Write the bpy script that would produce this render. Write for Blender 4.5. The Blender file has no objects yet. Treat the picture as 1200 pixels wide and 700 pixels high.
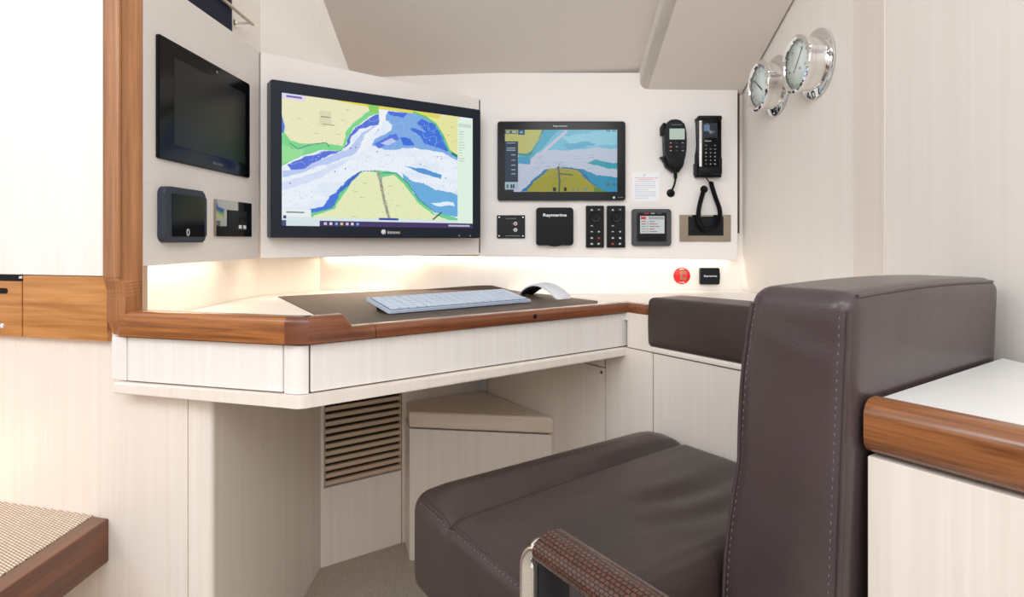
import bpy, bmesh, math, random
import numpy as np
from mathutils import Vector, Matrix
random.seed(7)
S = bpy.context.scene
COL = S.collection
ZC = 0.77                     # eye height above the cabin sole
FPX, HY = 690.0, 282.0        # focal length in pixels, horizon row (measured on the 1200x700 photo)

# ------------------------------------------------------------------ helpers
def s2l(c):
    return tuple(((x/255.0)/12.92 if x/255.0 <= .04045 else ((x/255.0+.055)/1.055)**2.4) for x in c)

def frame(ox, oy, ux, uy, oz=ZC):
    """vertical plane frame: local x along the wall, y up, z outwards (to the viewer's side)"""
    l = math.hypot(ux, uy); ux /= l; uy /= l
    return Matrix(((ux, 0, uy, ox), (uy, 0, -ux, oy), (0, 1, 0, oz), (0, 0, 0, 1)))
PLAN = Matrix.Translation((0, 0, ZC))      # local = X, Y, height relative to the eye

def pl(M, px, py, off=0.0):
    """where the sight line through a measured point meets the plane (wall coordinates)"""
    d = Vector(((px-600)/FPX, 1.0, (HY-py)/FPX)); o = Vector((0, 0, ZC))
    n = M.to_3x3() @ Vector((0, 0, 1)); p0 = M.translation + n*off
    t = (p0-o).dot(n)/d.dot(n); q = M.inverted() @ (o+d*t)
    return q.x, q.y

def merge(bm, t, M):
    bmesh.ops.recalc_face_normals(t, faces=t.faces[:])
    if M is not None: t.transform(M)
    me = bpy.data.meshes.new('t'); t.to_mesh(me); t.free(); bm.from_mesh(me); bpy.data.meshes.remove(me)

def box(bm, M, x0, x1, y0, y1, z0, z1, bev=0.0, seg=2):
    t = bmesh.new()
    bmesh.ops.create_cube(t, size=1.0)
    for v in t.verts:
        v.co = Vector(((x0+x1)/2+v.co.x*(x1-x0), (y0+y1)/2+v.co.y*(y1-y0), (z0+z1)/2+v.co.z*(z1-z0)))
    if bev > 0:
        bmesh.ops.bevel(t, geom=t.edges[:], offset=bev, segments=seg, profile=.5, affect='EDGES', clamp_overlap=True)
    merge(bm, t, M); return bm

def prism(bm, M, pts, z0, z1, bev=0.0, seg=2, top_only=False):
    t = bmesh.new()
    lo = [t.verts.new((p[0], p[1], z0)) for p in pts]; hi = [t.verts.new((p[0], p[1], z1)) for p in pts]
    n = len(pts); t.faces.new(lo[::-1]); t.faces.new(hi)
    for i in range(n): t.faces.new((lo[i], lo[(i+1) % n], hi[(i+1) % n], hi[i]))
    if bev > 0:
        es = [e for e in t.edges if all(abs(v.co.z-z1) < 1e-7 for v in e.verts) or (not top_only and all(abs(v.co.z-z0) < 1e-7 for v in e.verts))]
        bmesh.ops.bevel(t, geom=es, offset=bev, segments=seg, profile=.5, affect='EDGES', clamp_overlap=True)
    merge(bm, t, M); return bm

def rrpts(x0, x1, y0, y1, r, k=6):
    out = []
    for cx, cy, a0 in ((x1-r, y1-r, 0), (x0+r, y1-r, 90), (x0+r, y0+r, 180), (x1-r, y0+r, 270)):
        for i in range(k+1):
            a = math.radians(a0+90*i/k); out.append((cx+r*math.cos(a), cy+r*math.sin(a)))
    return out
def rrect(bm, M, x0, x1, y0, y1, z0, z1, r, bev=0.0):
    return prism(bm, M, rrpts(x0, x1, y0, y1, r), z0, z1, bev, 2, True)

def tube(bm, pts, r, seg=10, M=None, ex=None, closed=False, uv=False):
    """sweep an ellipse (r or (ra, rb)) along pts"""
    pts = [Vector(p) for p in pts]; n = len(pts); ra, rb = (r if isinstance(r, tuple) else (r, r))
    t = bmesh.new(); rings = []; ref = Vector(ex) if ex else None; L = 0; ls = []
    for i, p in enumerate(pts):
        if i: L += (p-pts[i-1]).length
        ls.append(L)
        if closed: d = pts[(i+1) % n]-pts[i-1]
        else: d = pts[min(i+1, n-1)]-pts[max(i-1, 0)]
        d.normalize()
        if ref is None:
            ref = Vector((0, 0, 1)) if abs(d.z) < .9 else Vector((1, 0, 0))
        a = (ref-d*ref.dot(d)).normalized()
        if not ex: ref = a
        b = d.cross(a)
        rings.append([t.verts.new(p+a*ra*math.cos(2*math.pi*k/seg)+b*rb*math.sin(2*math.pi*k/seg)) for k in range(seg)])
    ul = t.loops.layers.uv.new('UVMap') if uv else None
    for i in range(n if closed else n-1):
        A, B = rings[i], rings[(i+1) % n]
        for k in range(seg):
            f = t.faces.new((A[k], A[(k+1) % seg], B[(k+1) % seg], B[k])); f.smooth = True
            if ul:
                for l, (uu, vv) in zip(f.loops, ((ls[i], k), (ls[i], k+1), (ls[(i+1) % n], k+1), (ls[(i+1) % n], k))):
                    l[ul].uv = (uu, vv/seg)
    if not closed: t.faces.new(rings[0][::-1]); t.faces.new(rings[-1])
    merge(bm, t, M); return bm

def lathe(bm, M, prof, seg=40):
    """profile [(radius, height along local z)]"""
    t = bmesh.new(); rings = []
    for r, z in prof:
        if r < 1e-6: rings.append([t.verts.new((0, 0, z))])
        else: rings.append([t.verts.new((r*math.cos(2*math.pi*k/seg), r*math.sin(2*math.pi*k/seg), z)) for k in range(seg)])
    for A, B in zip(rings, rings[1:]):
        for k in range(seg):
            k2 = (k+1) % seg
            if len(A) == 1 and len(B) == 1: continue
            if len(A) == 1: f = t.faces.new((A[0], B[k], B[k2]))
            elif len(B) == 1: f = t.faces.new((A[k], A[k2], B[0]))
            else: f = t.faces.new((A[k], A[k2], B[k2], B[k]))
            f.smooth = True
    merge(bm, t, M); return bm

def sweep(bm, path, profs, M=PLAN):
    """open path in plan; profile points (inward offset, height); mitred"""
    n = len(path); P = [Vector(p) for p in path]; t = bmesh.new(); rings = []
    for i in range(n):
        d0 = (P[i]-P[i-1]).normalized() if i else (P[1]-P[0]).normalized()
        d1 = (P[i+1]-P[i]).normalized() if i < n-1 else d0
        n0 = Vector((-d0.y, d0.x)); n1 = Vector((-d1.y, d1.x)); m = (n0+n1).normalized(); k = 1/max(.3, m.dot(n0))
        rings.append([t.verts.new((P[i].x+m.x*w*k, P[i].y+m.y*w*k, z)) for w, z in profs[i]])
    q = len(profs[0])
    for A, B in zip(rings, rings[1:]):
        for k in range(q): t.faces.new((A[k], A[(k+1) % q], B[(k+1) % q], B[k]))
    t.faces.new(rings[0]); t.faces.new(rings[-1][::-1])
    merge(bm, t, M); return bm

def wpos(o):
    p = Vector((0, 0, 0))
    while o is not None: p = p+o.location; o = o.parent
    return p

def obj(name, bm, mat, parent=None, smooth=False, keep=False):
    me = bpy.data.meshes.new(name)
    if parent is None and not keep:
        vs = [v.co for v in bm.verts]
        c = Vector(((min(v.x for v in vs)+max(v.x for v in vs))/2, (min(v.y for v in vs)+max(v.y for v in vs))/2, min(v.z for v in vs)))
        loc = c; sh = c
    else:
        loc = Vector((0, 0, 0)); sh = wpos(parent)
    bmesh.ops.translate(bm, verts=bm.verts[:], vec=-sh)
    bm.to_mesh(me); bm.free()
    for m in (mat if isinstance(mat, (list, tuple)) else [mat]): me.materials.append(m)
    if smooth:
        for p in me.polygons: p.use_smooth = True
        me.set_sharp_from_angle(angle=math.radians(38))
    o = bpy.data.objects.new(name, me); o.location = loc; o.parent = parent; COL.objects.link(o)
    return o

def thing(name, label, cat, loc, group=None):
    o = bpy.data.objects.new(name, None); o.location = Vector(loc); o.empty_display_size = .05
    COL.objects.link(o); o['label'] = label; o['category'] = cat
    if group: o['group'] = group
    return o
def tag(o, label, cat, group=None):
    o['label'] = label; o['category'] = cat
    if group: o['group'] = group
    return o
def struct(name, bm, mat, smooth=False):
    o = obj(name, bm, mat, None, smooth); o['kind'] = 'structure'; return o
def part(name, mat, parent, fn, *a, smooth=False, label=None, **k):
    bm = bmesh.new(); fn(bm, *a, **k); o = obj(name, bm, mat, parent, smooth)
    if label: o['label'] = label
    return o

def text(body, M, x, y, z, h, mat, parent, name='lettering', align='CENTER', width=None, rot=0, bold=0.0):
    cu = bpy.data.curves.new('txt', 'FONT'); cu.body = body; cu.size = 1; cu.align_x = align; cu.resolution_u = 2; cu.extrude = 0.0; cu.offset = bold
    to = bpy.data.objects.new('txt', cu); COL.objects.link(to)
    dg = bpy.context.evaluated_depsgraph_get(); me = bpy.data.meshes.new_from_object(to.evaluated_get(dg))
    COL.objects.unlink(to); bpy.data.objects.remove(to); bpy.data.curves.remove(cu)
    bm = bmesh.new(); bm.from_mesh(me); bpy.data.meshes.remove(me)
    xs = [v.co.x for v in bm.verts]; ys = [v.co.y for v in bm.verts]
    if not xs: bm.free(); return None
    sy = h/(max(ys)-min(ys)); sx = width/(max(xs)-min(xs)) if width else sy
    bm.transform(M @ Matrix.Translation((x, y, z)) @ Matrix.Rotation(rot, 4, 'Z') @ Matrix.Diagonal((sx, sy, 1, 1)) @ Matrix.Translation((-(min(xs)+max(xs))/2 if align == 'CENTER' else -min(xs), -(min(ys)+max(ys))/2, 0)))
    return obj(name, bm, mat, parent)

# ------------------------------------------------------------------ materials
def newmat(name):
    m = bpy.data.materials.new(name); m.use_nodes = True; nt = m.node_tree
    return m, nt, nt.nodes['Principled BSDF']
def plain(name, c, rough=.5, metal=0.0, coat=0.0, bump=0.0, bscale=200, spec=.5):
    m, nt, b = newmat(name); b.inputs['Base Color'].default_value = (*s2l(c), 1)
    b.inputs['Roughness'].default_value = rough; b.inputs['Metallic'].default_value = metal; b.inputs['Coat Weight'].default_value = coat
    b.inputs['Specular IOR Level'].default_value = spec
    if bump:
        n = nt.nodes.new('ShaderNodeTexNoise'); n.inputs['Scale'].default_value = bscale; n.inputs['Detail'].default_value = 3
        tc = nt.nodes.new('ShaderNodeTexCoord'); nt.links.new(tc.outputs['Object'], n.inputs['Vector'])
        bp = nt.nodes.new('ShaderNodeBump'); bp.inputs['Strength'].default_value = bump; bp.inputs['Distance'].default_value = .001
        nt.links.new(n.outputs['Fac'], bp.inputs['Height']); nt.links.new(bp.outputs['Normal'], b.inputs['Normal'])
    return m
def wood(name, c1, c2, angle=None, rough=.4, fine=70, stretch=2.0, contrast=(.35, .65), bump=.1, coat=0.0, broad=.35, seed=0.0):
    """angle None: grain runs vertically; else it runs horizontally at this bearing"""
    m, nt, b = newmat(name); N = nt.nodes; L = nt.links
    tc = N.new('ShaderNodeTexCoord'); mp = N.new('ShaderNodeMapping'); mp.vector_type = 'TEXTURE'
    mp2 = N.new('ShaderNodeMapping'); mp2.inputs['Location'].default_value = (seed, seed, seed)
    if angle is None: mp2.inputs['Scale'].default_value = (fine, fine, stretch)
    else:
        mp.inputs['Rotation'].default_value = (0, 0, angle); mp2.inputs['Scale'].default_value = (stretch, fine, fine)
    L.new(tc.outputs['Object'], mp.inputs['Vector']); L.new(mp.outputs['Vector'], mp2.inputs['Vector'])
    n1 = N.new('ShaderNodeTexNoise'); n1.inputs['Scale'].default_value = 1; n1.inputs['Detail'].default_value = 5; n1.inputs['Roughness'].default_value = .65; n1.inputs['Distortion'].default_value = .6
    L.new(mp2.outputs['Vector'], n1.inputs['Vector'])
    n2 = N.new('ShaderNodeTexNoise'); n2.inputs['Scale'].default_value = broad; n2.inputs['Detail'].default_value = 2; n2.inputs['Distortion'].default_value = 1.5
    L.new(mp2.outputs['Vector'], n2.inputs['Vector'])
    mx = N.new('ShaderNodeMath'); mx.operation = 'MULTIPLY_ADD'; mx.inputs[1].default_value = .55
    mu = N.new('ShaderNodeMath'); mu.operation = 'MULTIPLY'; mu.inputs[1].default_value = .45
    L.new(n2.outputs['Fac'], mu.inputs[0]); L.new(n1.outputs['Fac'], mx.inputs[0]); L.new(mu.outputs[0], mx.inputs[2])
    cr = N.new('ShaderNodeValToRGB'); cr.color_ramp.elements[0].position = contrast[0]; cr.color_ramp.elements[1].position = contrast[1]
    cr.color_ramp.elements[0].color = (*s2l(c1), 1); cr.color_ramp.elements[1].color = (*s2l(c2), 1)
    L.new(mx.outputs[0], cr.inputs['Fac']); L.new(cr.outputs['Color'], b.inputs['Base Color'])
    b.inputs['Roughness'].default_value = rough; b.inputs['Coat Weight'].default_value = coat; b.inputs['Coat Roughness'].default_value = .15
    if bump:
        bp = N.new('ShaderNodeBump'); bp.inputs['Strength'].default_value = bump; bp.inputs['Distance'].default_value = .0006
        L.new(n1.outputs['Fac'], bp.inputs['Height']); L.new(bp.outputs['Normal'], b.inputs['Normal'])
    return m
def emit(name, c, k=1.0):
    m, nt, b = newmat(name); b.inputs['Base Color'].default_value = (0, 0, 0, 1)
    b.inputs['Emission Color'].default_value = (*s2l(c), 1); b.inputs['Emission Strength'].default_value = k; b.inputs['Roughness'].default_value = .3
    return m
def screenmat(name, k):
    m, nt, b = newmat(name); a = nt.nodes.new('ShaderNodeAttribute'); a.attribute_name = 'Col'
    b.inputs['Base Color'].default_value = (.01, .01, .012, 1); b.inputs['Roughness'].default_value = .15; b.inputs['Specular IOR Level'].default_value = .15
    nt.links.new(a.outputs['Color'], b.inputs['Emission Color']); b.inputs['Emission Strength'].default_value = k
    return m
def printmat(name, rough=.5):
    m, nt, b = newmat(name); a = nt.nodes.new('ShaderNodeAttribute'); a.attribute_name = 'Col'
    nt.links.new(a.outputs['Color'], b.inputs['Base Color']); b.inputs['Roughness'].default_value = rough
    return m

aA = math.radians(55.4)
A = Vector((math.sin(aA), math.cos(aA))); D = Vector((-math.cos(aA), math.sin(aA)))      # along the monitor wall / away, square to it
angA = math.atan2(A.y, A.x); angD = math.atan2(D.y, D.x); angB = math.atan2(-.075, .287)
ASH = wood('pale_ash', (234, 227, 220), (244, 239, 234), None, .38, 210, 3, (.3, .66), .04, .1, .2)
ASH_F = wood('pale_ash_flat', (232, 219, 207), (242, 232, 223), None, .45, 190, 3, (.3, .68), .03, 0, .2)
WALL = wood('wall_ash', (243, 235, 226), (248, 242, 235), None, .5, 170, 2, (.3, .7), .02, 0, .2)
PANEL = plain('panel_leatherette', (240, 234, 229), .55, bump=.12, bscale=900)
CEIL = plain('headliner', (232, 223, 215), .8, bump=.15, bscale=700)
DESKTOP = plain('white_laminate', (244, 241, 237), .35)
WAL_V = wood('walnut_vertical', (112, 64, 32), (194, 132, 82), None, .32, 130, 5, (.3, .68), .15, .3, .12)
WAL_B = wood('walnut_left', (98, 52, 22), (190, 120, 64), angB, .32, 170, 6, (.32, .68), .15, .3)
WAL_A = wood('walnut_front', (88, 44, 24), (152, 90, 54), angA, .3, 170, 6, (.32, .68), .12, .4)
WAL_D = wood('walnut_side', (76, 38, 16), (168, 106, 62), angD, .25, 190, 7, (.34, .66), .2, .5, .12)
WAL_C = wood('walnut_step', (70, 34, 14), (126, 70, 32), math.pi/2, .3, 85, 3, (.32, .68), .15, .3)
OAK_B = wood('oiled_oak', (150, 92, 40), (212, 150, 88), angB, .35, 110, 6, (.32, .66), .2, .2)
GAP = plain('joint_shadow', (70, 45, 35), .8)
SLAT = wood('slat_ash', (198, 172, 146), (218, 196, 174), angA, .5, 70, 2)
BLACK = plain('black_plastic', (11, 11, 14), .45, spec=.22)
BLACK2 = plain('black_satin', (19, 21, 27), .4, spec=.25)
BEZEL = plain('monitor_bezel', (24, 32, 46), .38, spec=.28)
GLASS = plain('black_glass', (8, 9, 12), .14, spec=.18)
GREYPL = plain('slate_plastic', (50, 56, 68), .5, spec=.35)
CHROME = plain('chrome', (246, 246, 248), .05, 1.0)
STEEL = plain('mirror_steel', (172, 162, 148), .06, 1.0)
BRUSH = plain('brushed_steel', (240, 238, 235), .2, 1.0)
WHITE = plain('white_print', (236, 238, 240), .5)
GREYPR = plain('grey_print', (150, 152, 156), .5)
RED = plain('red_vinyl', (226, 20, 26), .4)
REDPR = plain('red_print', (200, 60, 66), .5)
NAVY = plain('navy_fabric', (28, 32, 54), .9, bump=.4, bscale=1500)
MAT = plain('brown_desk_mat', (84, 68, 58), .55, bump=.2, bscale=800)
KEYB = plain('keyboard_shell', (186, 200, 220), .35)
KEYC = plain('key_caps', (214, 226, 242), .45)
KEYG = plain('key_gaps', (84, 94, 112), .6)
MOUSE = plain('white_mouse', (232, 234, 240), .3)
PAPER = plain('paper', (244, 244, 248), .7)

def leather(name, c1, c2, rough=.42):
    m, nt, b = newmat(name); N = nt.nodes; L = nt.links; tc = N.new('ShaderNodeTexCoord')
    n = N.new('ShaderNodeTexNoise'); n.inputs['Scale'].default_value = 6; n.inputs['Detail'].default_value = 4; L.new(tc.outputs['Object'], n.inputs['Vector'])
    cr = N.new('ShaderNodeValToRGB'); cr.color_ramp.elements[0].position = .3; cr.color_ramp.elements[1].position = .7
    cr.color_ramp.elements[0].color = (*s2l(c1), 1); cr.color_ramp.elements[1].color = (*s2l(c2), 1)
    L.new(n.outputs['Fac'], cr.inputs['Fac']); L.new(cr.outputs['Color'], b.inputs['Base Color'])
    v = N.new('ShaderNodeTexVoronoi'); v.inputs['Scale'].default_value = 420; L.new(tc.outputs['Object'], v.inputs['Vector'])
    n3 = N.new('ShaderNodeTexNoise'); n3.inputs['Scale'].default_value = 22; n3.inputs['Detail'].default_value = 5; L.new(tc.outputs['Object'], n3.inputs['Vector'])
    bp = N.new('ShaderNodeBump'); bp.inputs['Strength'].default_value = .18; bp.inputs['Distance'].default_value = .0005
    bp2 = N.new('ShaderNodeBump'); bp2.inputs['Strength'].default_value = .25; bp2.inputs['Distance'].default_value = .003
    L.new(v.outputs['Distance'], bp.inputs['Height']); L.new(n3.outputs['Fac'], bp2.inputs['Height']); L.new(bp2.outputs['Normal'], bp.inputs['Normal'])
    L.new(bp.outputs['Normal'], b.inputs['Normal'])
    b.inputs['Roughness'].default_value = rough; b.inputs['Specular IOR Level'].default_value = .45
    return m
LEATHER = leather('brown_leather', (66, 54, 54), (80, 67, 67), .28)
LEATHER_D = leather('dark_leather', (58, 47, 45), (70, 58, 55), .34)
THREAD = plain('grey_thread', (112, 100, 106), .7)

def woven_leather():
    m, nt, b = newmat('woven_leather'); N = nt.nodes; L = nt.links
    uvn = N.new('ShaderNodeTexCoord'); mp = N.new('ShaderNodeMapping'); mp.inputs['Scale'].default_value = (190, 30, 1)
    L.new(uvn.outputs['UV'], mp.inputs['Vector'])
    br = N.new('ShaderNodeTexBrick'); br.inputs['Scale'].default_value = 1; br.offset = .5
    br.inputs['Brick Width'].default_value = 1.0; br.inputs['Row Height'].default_value = 1.0; br.inputs['Mortar Size'].default_value = .14; br.inputs['Mortar Smooth'].default_value = .6
    br.inputs['Color1'].default_value = (*s2l((84, 52, 42)), 1); br.inputs['Color2'].default_value = (*s2l((98, 62, 50)), 1); br.inputs['Mortar'].default_value = (*s2l((40, 24, 20)), 1)
    L.new(mp.outputs['Vector'], br.inputs['Vector']); L.new(br.outputs['Color'], b.inputs['Base Color'])
    bp = N.new('ShaderNodeBump'); bp.inputs['Strength'].default_value = .9; bp.inputs['Distance'].default_value = .0012; bp.invert = True
    L.new(br.outputs['Fac'], bp.inputs['Height']); L.new(bp.outputs['Normal'], b.inputs['Normal']); b.inputs['Roughness'].default_value = .22; b.inputs['Coat Weight'].default_value = .3; b.inputs['Coat Roughness'].default_value = .15
    return m
WOVEN = woven_leather()

def weave(name, c1, c2, sc, ang=0):
    m, nt, b = newmat(name); N = nt.nodes; L = nt.links; tc = N.new('ShaderNodeTexCoord')
    mp = N.new('ShaderNodeMapping'); mp.inputs['Rotation'].default_value = (0, 0, ang); L.new(tc.outputs['Object'], mp.inputs['Vector'])
    br = N.new('ShaderNodeTexBrick'); br.inputs['Scale'].default_value = sc; br.inputs['Brick Width'].default_value = .9; br.inputs['Row Height'].default_value = .42
    br.inputs['Mortar Size'].default_value = .09; br.inputs['Mortar Smooth'].default_value = .5
    br.inputs['Color1'].default_value = (*s2l(c1), 1); br.inputs['Color2'].default_value = (*s2l(tuple(x*.93 for x in c1)), 1); br.inputs['Mortar'].default_value = (*s2l(c2), 1)
    L.new(mp.outputs['Vector'], br.inputs['Vector']); L.new(br.outputs['Color'], b.inputs['Base Color'])
    bp = N.new('ShaderNodeBump'); bp.inputs['Strength'].default_value = .6; bp.inputs['Distance'].default_value = .0015; bp.invert = True
    L.new(br.outputs['Fac'], bp.inputs['Height']); L.new(bp.outputs['Normal'], b.inputs['Normal']); b.inputs['Roughness'].default_value = .8
    return m
STEPW = weave('woven_tread', (240, 224, 204), (150, 118, 92), 105, .5)
CARPET = weave('woven_carpet', (214, 202, 184), (128, 114, 98), 150, .6)

# ------------------------------------------------------------------ reference planes (plan, metres, camera at 0,0)
FL = frame(-.568, .906, .011, .389)                        # left instrument panel
FM = frame(-.557, 1.295, A.x, A.y)                         # monitor panel
FB = frame(0, 1.62, 1, 0)                                  # back instrument panel
FW = frame(0, 1.64, 1, 0)                                  # wall under it
FR = frame(.64, 1.64, 0, -1)                               # right wall
FD = frame(.23, 1.174, -D.x, -D.y)                         # cabinet line right of the desk
FA = frame(-.28, .809, .51, .365)                          # desk front
FBd = frame(-.600, .884, .287, -.075)                      # desk left front
FBk = frame(-.600, .916, .287, -.075)                      # bulkhead, set back
FG = frame(-.45, 1.382, A.x, A.y)                          # grille face under the desk
FLOOR = -ZC
N0 = Vector((.31, .535))                                   # near corner of the settee backrest
FS = Matrix(((A.x, D.x, 0, N0.x), (A.y, D.y, 0, N0.y), (0, 0, 1, ZC), (0, 0, 0, 1)))   # settee plan frame: a, b, height

# ------------------------------------------------------------------ setting
b = bmesh.new(); box(b, PLAN, -1.9, 1.5, -1.6, 1.9, FLOOR-.04, FLOOR); struct('floor', b, CARPET)
XL = -.64
diag = [(XL, 1.497), (-.535, 1.64)]
b = bmesh.new(); box(b, PLAN, XL-.03, XL, .962, 1.52, FLOOR, 1.05); struct('wall_left', b, WALL)
b = bmesh.new(); prism(b, PLAN, [(XL, 1.497), (-.535, 1.64), (-.535, 1.67), (XL-.03, 1.52)], FLOOR, 1.05); struct('wall_corner', b, WALL)
b = bmesh.new(); box(b, PLAN, -.535, .66, 1.64, 1.67, FLOOR, 1.05); struct('wall_back', b, WALL)
# right wall in three boards with the vertical joints of the photo
b = bmesh.new(); yj0 = .64*FPX/400; yj1 = .64*FPX/437
box(b, PLAN, .641, .66, yj0+.0012, 1.64, FLOOR, 1.2)
box(b, PLAN, .646, .66, -.6, 1.64, FLOOR, 1.2); struct('wall_right', b, WALL)
b = bmesh.new(); box(b, PLAN, .6395, .655, yj1, yj0, FLOOR, 1.2, .0008); struct('trim_1', b, ASH_F)
b = bmesh.new(); box(b, PLAN, .641, .66, -.6, yj1-.0012, FLOOR, 1.2); struct('wall_right_front', b, WALL)
# sloping headliner: two panels, the right one lower with a rounded edge
SL = .46
def ceil_panel(bm, x0, x1, z, y0, y1, th, r=0.0, rounded=False):
    sec = [(y0, z+SL*(1.64-y0)), (y1, z+SL*(1.64-y1))]; CX = .035 if not rounded else -.012
    t = bmesh.new(); k = 8; prof = []
    if rounded:
        for i in range(k+1):
            a = math.pi*1.0+math.pi/2*i/k; prof.append((x0+r+r*math.cos(a), r+r*math.sin(a)))
        prof = [(x0, th)]+prof+[(x1, 0), (x1, th)]
    else: prof = [(x0, th), (x0, 0), (x1, 0), (x1, th)]
    A_ = [t.verts.new((x, sec[0][0], sec[0][1]+h+CX*(x-.35))) for x, h in prof]; B_ = [t.verts.new((x, sec[1][0], sec[1][1]+h+CX*(x-.35))) for x, h in prof]
    q = len(prof)
    for i in range(q): f = t.faces.new((A_[i], A_[(i+1) % q], B_[(i+1) % q], B_[i])); f.smooth = rounded and 0 < i < k+1
    t.faces.new(A_); t.faces.new(B_[::-1]); merge(bm, t, PLAN)
b = bmesh.new(); ceil_panel(b, -.44, .40, .466, .75, 1.638, .02); struct('ceiling', b, CEIL)
b = bmesh.new(); ceil_panel(b, .352, .636, .4076, .75, 1.638, .075, .022, True); struct('ceiling_lower_panel', b, CEIL)
b = bmesh.new(); box(b, PLAN, -.66, -.44, .93, 1.66, 1.0, 1.03); struct('ceiling_side', b, WALL)
# cabin wall behind the camera (seen only in reflections)
b = bmesh.new(); box(b, PLAN, -1.9, 1.5, -1.6, -1.57, FLOOR, .55); struct('wall_rear', b, ASH)
b = bmesh.new(); box(b, PLAN, -1.9, 1.5, -1.57, -1.54, -.16, -.06, .008); struct('trim_2', b, WAL_A)
b = bmesh.new(); box(b, PLAN, -1.93, -1.9, -1.6, .98, FLOOR, .55); struct('wall_port', b, ASH)
b = bmesh.new(); box(b, PLAN, -1.9, -1.88, -1.54, .9, FLOOR, -.2, .004); struct('trim_4', b, WAL_C)

# ------------------------------------------------------------------ instrument panels
def panel(name, M, x0, x1, y0, y1, label=None, th=.018, yr=None, y0r=None, edge=True):
    t = thing(name, label, 'instrument panel', M @ Vector(((x0+x1)/2, y0, -th)))
    b = bmesh.new()
    yr = y1 if yr is None else yr; y0r = y0 if y0r is None else y0r
    prism(b, M, [(x0, y0), (x1, y0r), (x1, yr), (x0, y1)], -th, 0, .0015, 2, True)
    obj('board', b, PANEL, t); return t
pbot = -.0395
panel('instrument_board', FL, 0, .3885, pbot, .419, 'off-white padded panel on the left carrying the switched-off black display')
um = (Vector((-.087, 1.62))-Vector((-.557, 1.295))).length
pmn = panel('instrument_board', FM, .004, um-.004, pbot, .417, 'off-white padded panel directly behind the large chart monitor', yr=.392)
part('edge_shadow_line', GAP, pmn, box, FM, um-.0038, um-.0012, pbot+.006, .386, -.018, .0002, label='dark strip painted as the shadow line at the panel edge')  # dark strip stands in for the shadow line beside the monitor panel
panel('instrument_board', FB, -.50, .621, pbot, .462, th=.009, label='off-white padded wall panel holding the chartplotter, keypads and two handsets', y0r=-.055)
# dark strip painted in for the shaded gap between back panel and right wall
b = bmesh.new(); box(b, PLAN, .6225, .6265, 1.622, 1.6395, .02, .405); struct('corner_gap_shade', b, GAP)
# LED strips behind the lower edges
def led(M, x0, x1, y, z, label, power, size=.005, aim=-55):
    t = thing('led_strip', label, 'light strip', M @ Vector(((x0+x1)/2, y, z)))
    part('channel', BRUSH, t, box, M, x0, x1, y-.002, y+.006, z-.004, z+.004)
    part('diffuser', emit('led_glow', (255, 226, 190), 6), t, box, M, x0+.002, x1-.002, y-.004, y-.002, z-.003, z+.003)
    ld = bpy.data.lights.new('led_light', 'AREA'); ld.shape = 'RECTANGLE'; ld.size = x1-x0-.01; ld.size_y = size; ld.energy = power; ld.color = (1, .84, .66)
    lo = bpy.data.objects.new('led_light', ld); COL.objects.link(lo)
    lm = M @ Matrix.Translation(((x0+x1)/2, y-.008, z)) @ Matrix.Rotation(math.radians(-90+aim), 4, 'X')
    lo.matrix_world = lm
    return t
LEDP = 1.0
led(FL, .02, .37, pbot+.014, -.045, 'thin warm light strip hidden under the left panel edge', .2*LEDP, aim=0)
led(FM, .02, um-.05, pbot+.014, -.10, 'thin warm light strip hidden under the monitor panel edge', .38*LEDP, aim=0)
led(frame(0, 1.6348, 1, 0), -.52, .60, pbot+.006, 0, 'thin warm light strip hidden under the back panel edge', .62*LEDP, aim=0)

# ------------------------------------------------------------------ raster "prints" on fine vertex-coloured meshes
class Img:
    def __init__(s, w, h, bg): s.w, s.h = w, h; s.a = np.zeros((h, w, 3)); s.a[:] = bg; s.X, s.Y = np.meshgrid((np.arange(w)+.5)/w, (np.arange(h)+.5)/h)
    def poly(s, pts, c, rag=0.0, seed=0):
        px, py = s.X, s.Y
        if rag:
            r = np.random.RandomState(seed); px = px.copy(); py = py.copy()
            for k in (17, 41, 83):
                px = px+rag*(20/k)*np.sin(s.Y*k*2+r.rand()*6+np.sin(s.X*k)*1.5); py = py+rag*(20/k)*np.sin(s.X*k*2+r.rand()*6+np.cos(s.Y*k)*1.5)
        ins = np.zeros((s.h, s.w), bool); n = len(pts)
        for i in range(n):
            x1, y1 = pts[i]; x2, y2 = pts[(i+1) % n]
            if y1 == y2: continue
            ins ^= ((y1 > py) != (y2 > py)) & (px < (x2-x1)*(py-y1)/(y2-y1)+x1)
        s.a[ins] = c
    def rect(s, x0, y0, x1, y1, c): s.a[(s.X >= x0) & (s.X <= x1) & (s.Y >= y0) & (s.Y <= y1)] = c
    def line(s, pts, w, c, asp=1.6):
        for (x1, y1), (x2, y2) in zip(pts, pts[1:]):
            dx, dy = (x2-x1)*asp, y2-y1; l = dx*dx+dy*dy+1e-12; t = np.clip(((s.X-x1)*asp*dx+(s.Y-y1)*dy)/l, 0, 1)
            s.a[np.hypot((s.X-x1)*asp-t*dx, s.Y-y1-t*dy) < w] = c
    def dots(s, n, c, seed, x0=0, y0=0, x1=1, y1=1, w=1, h=1):
        r = np.random.RandomState(seed)
        for _ in range(n):
            i = int((x0+r.rand()*(x1-x0))*s.w); j = int((y0+r.rand()*(y1-y0))*s.h); s.a[j:j+h, i:i+w] = c
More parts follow.
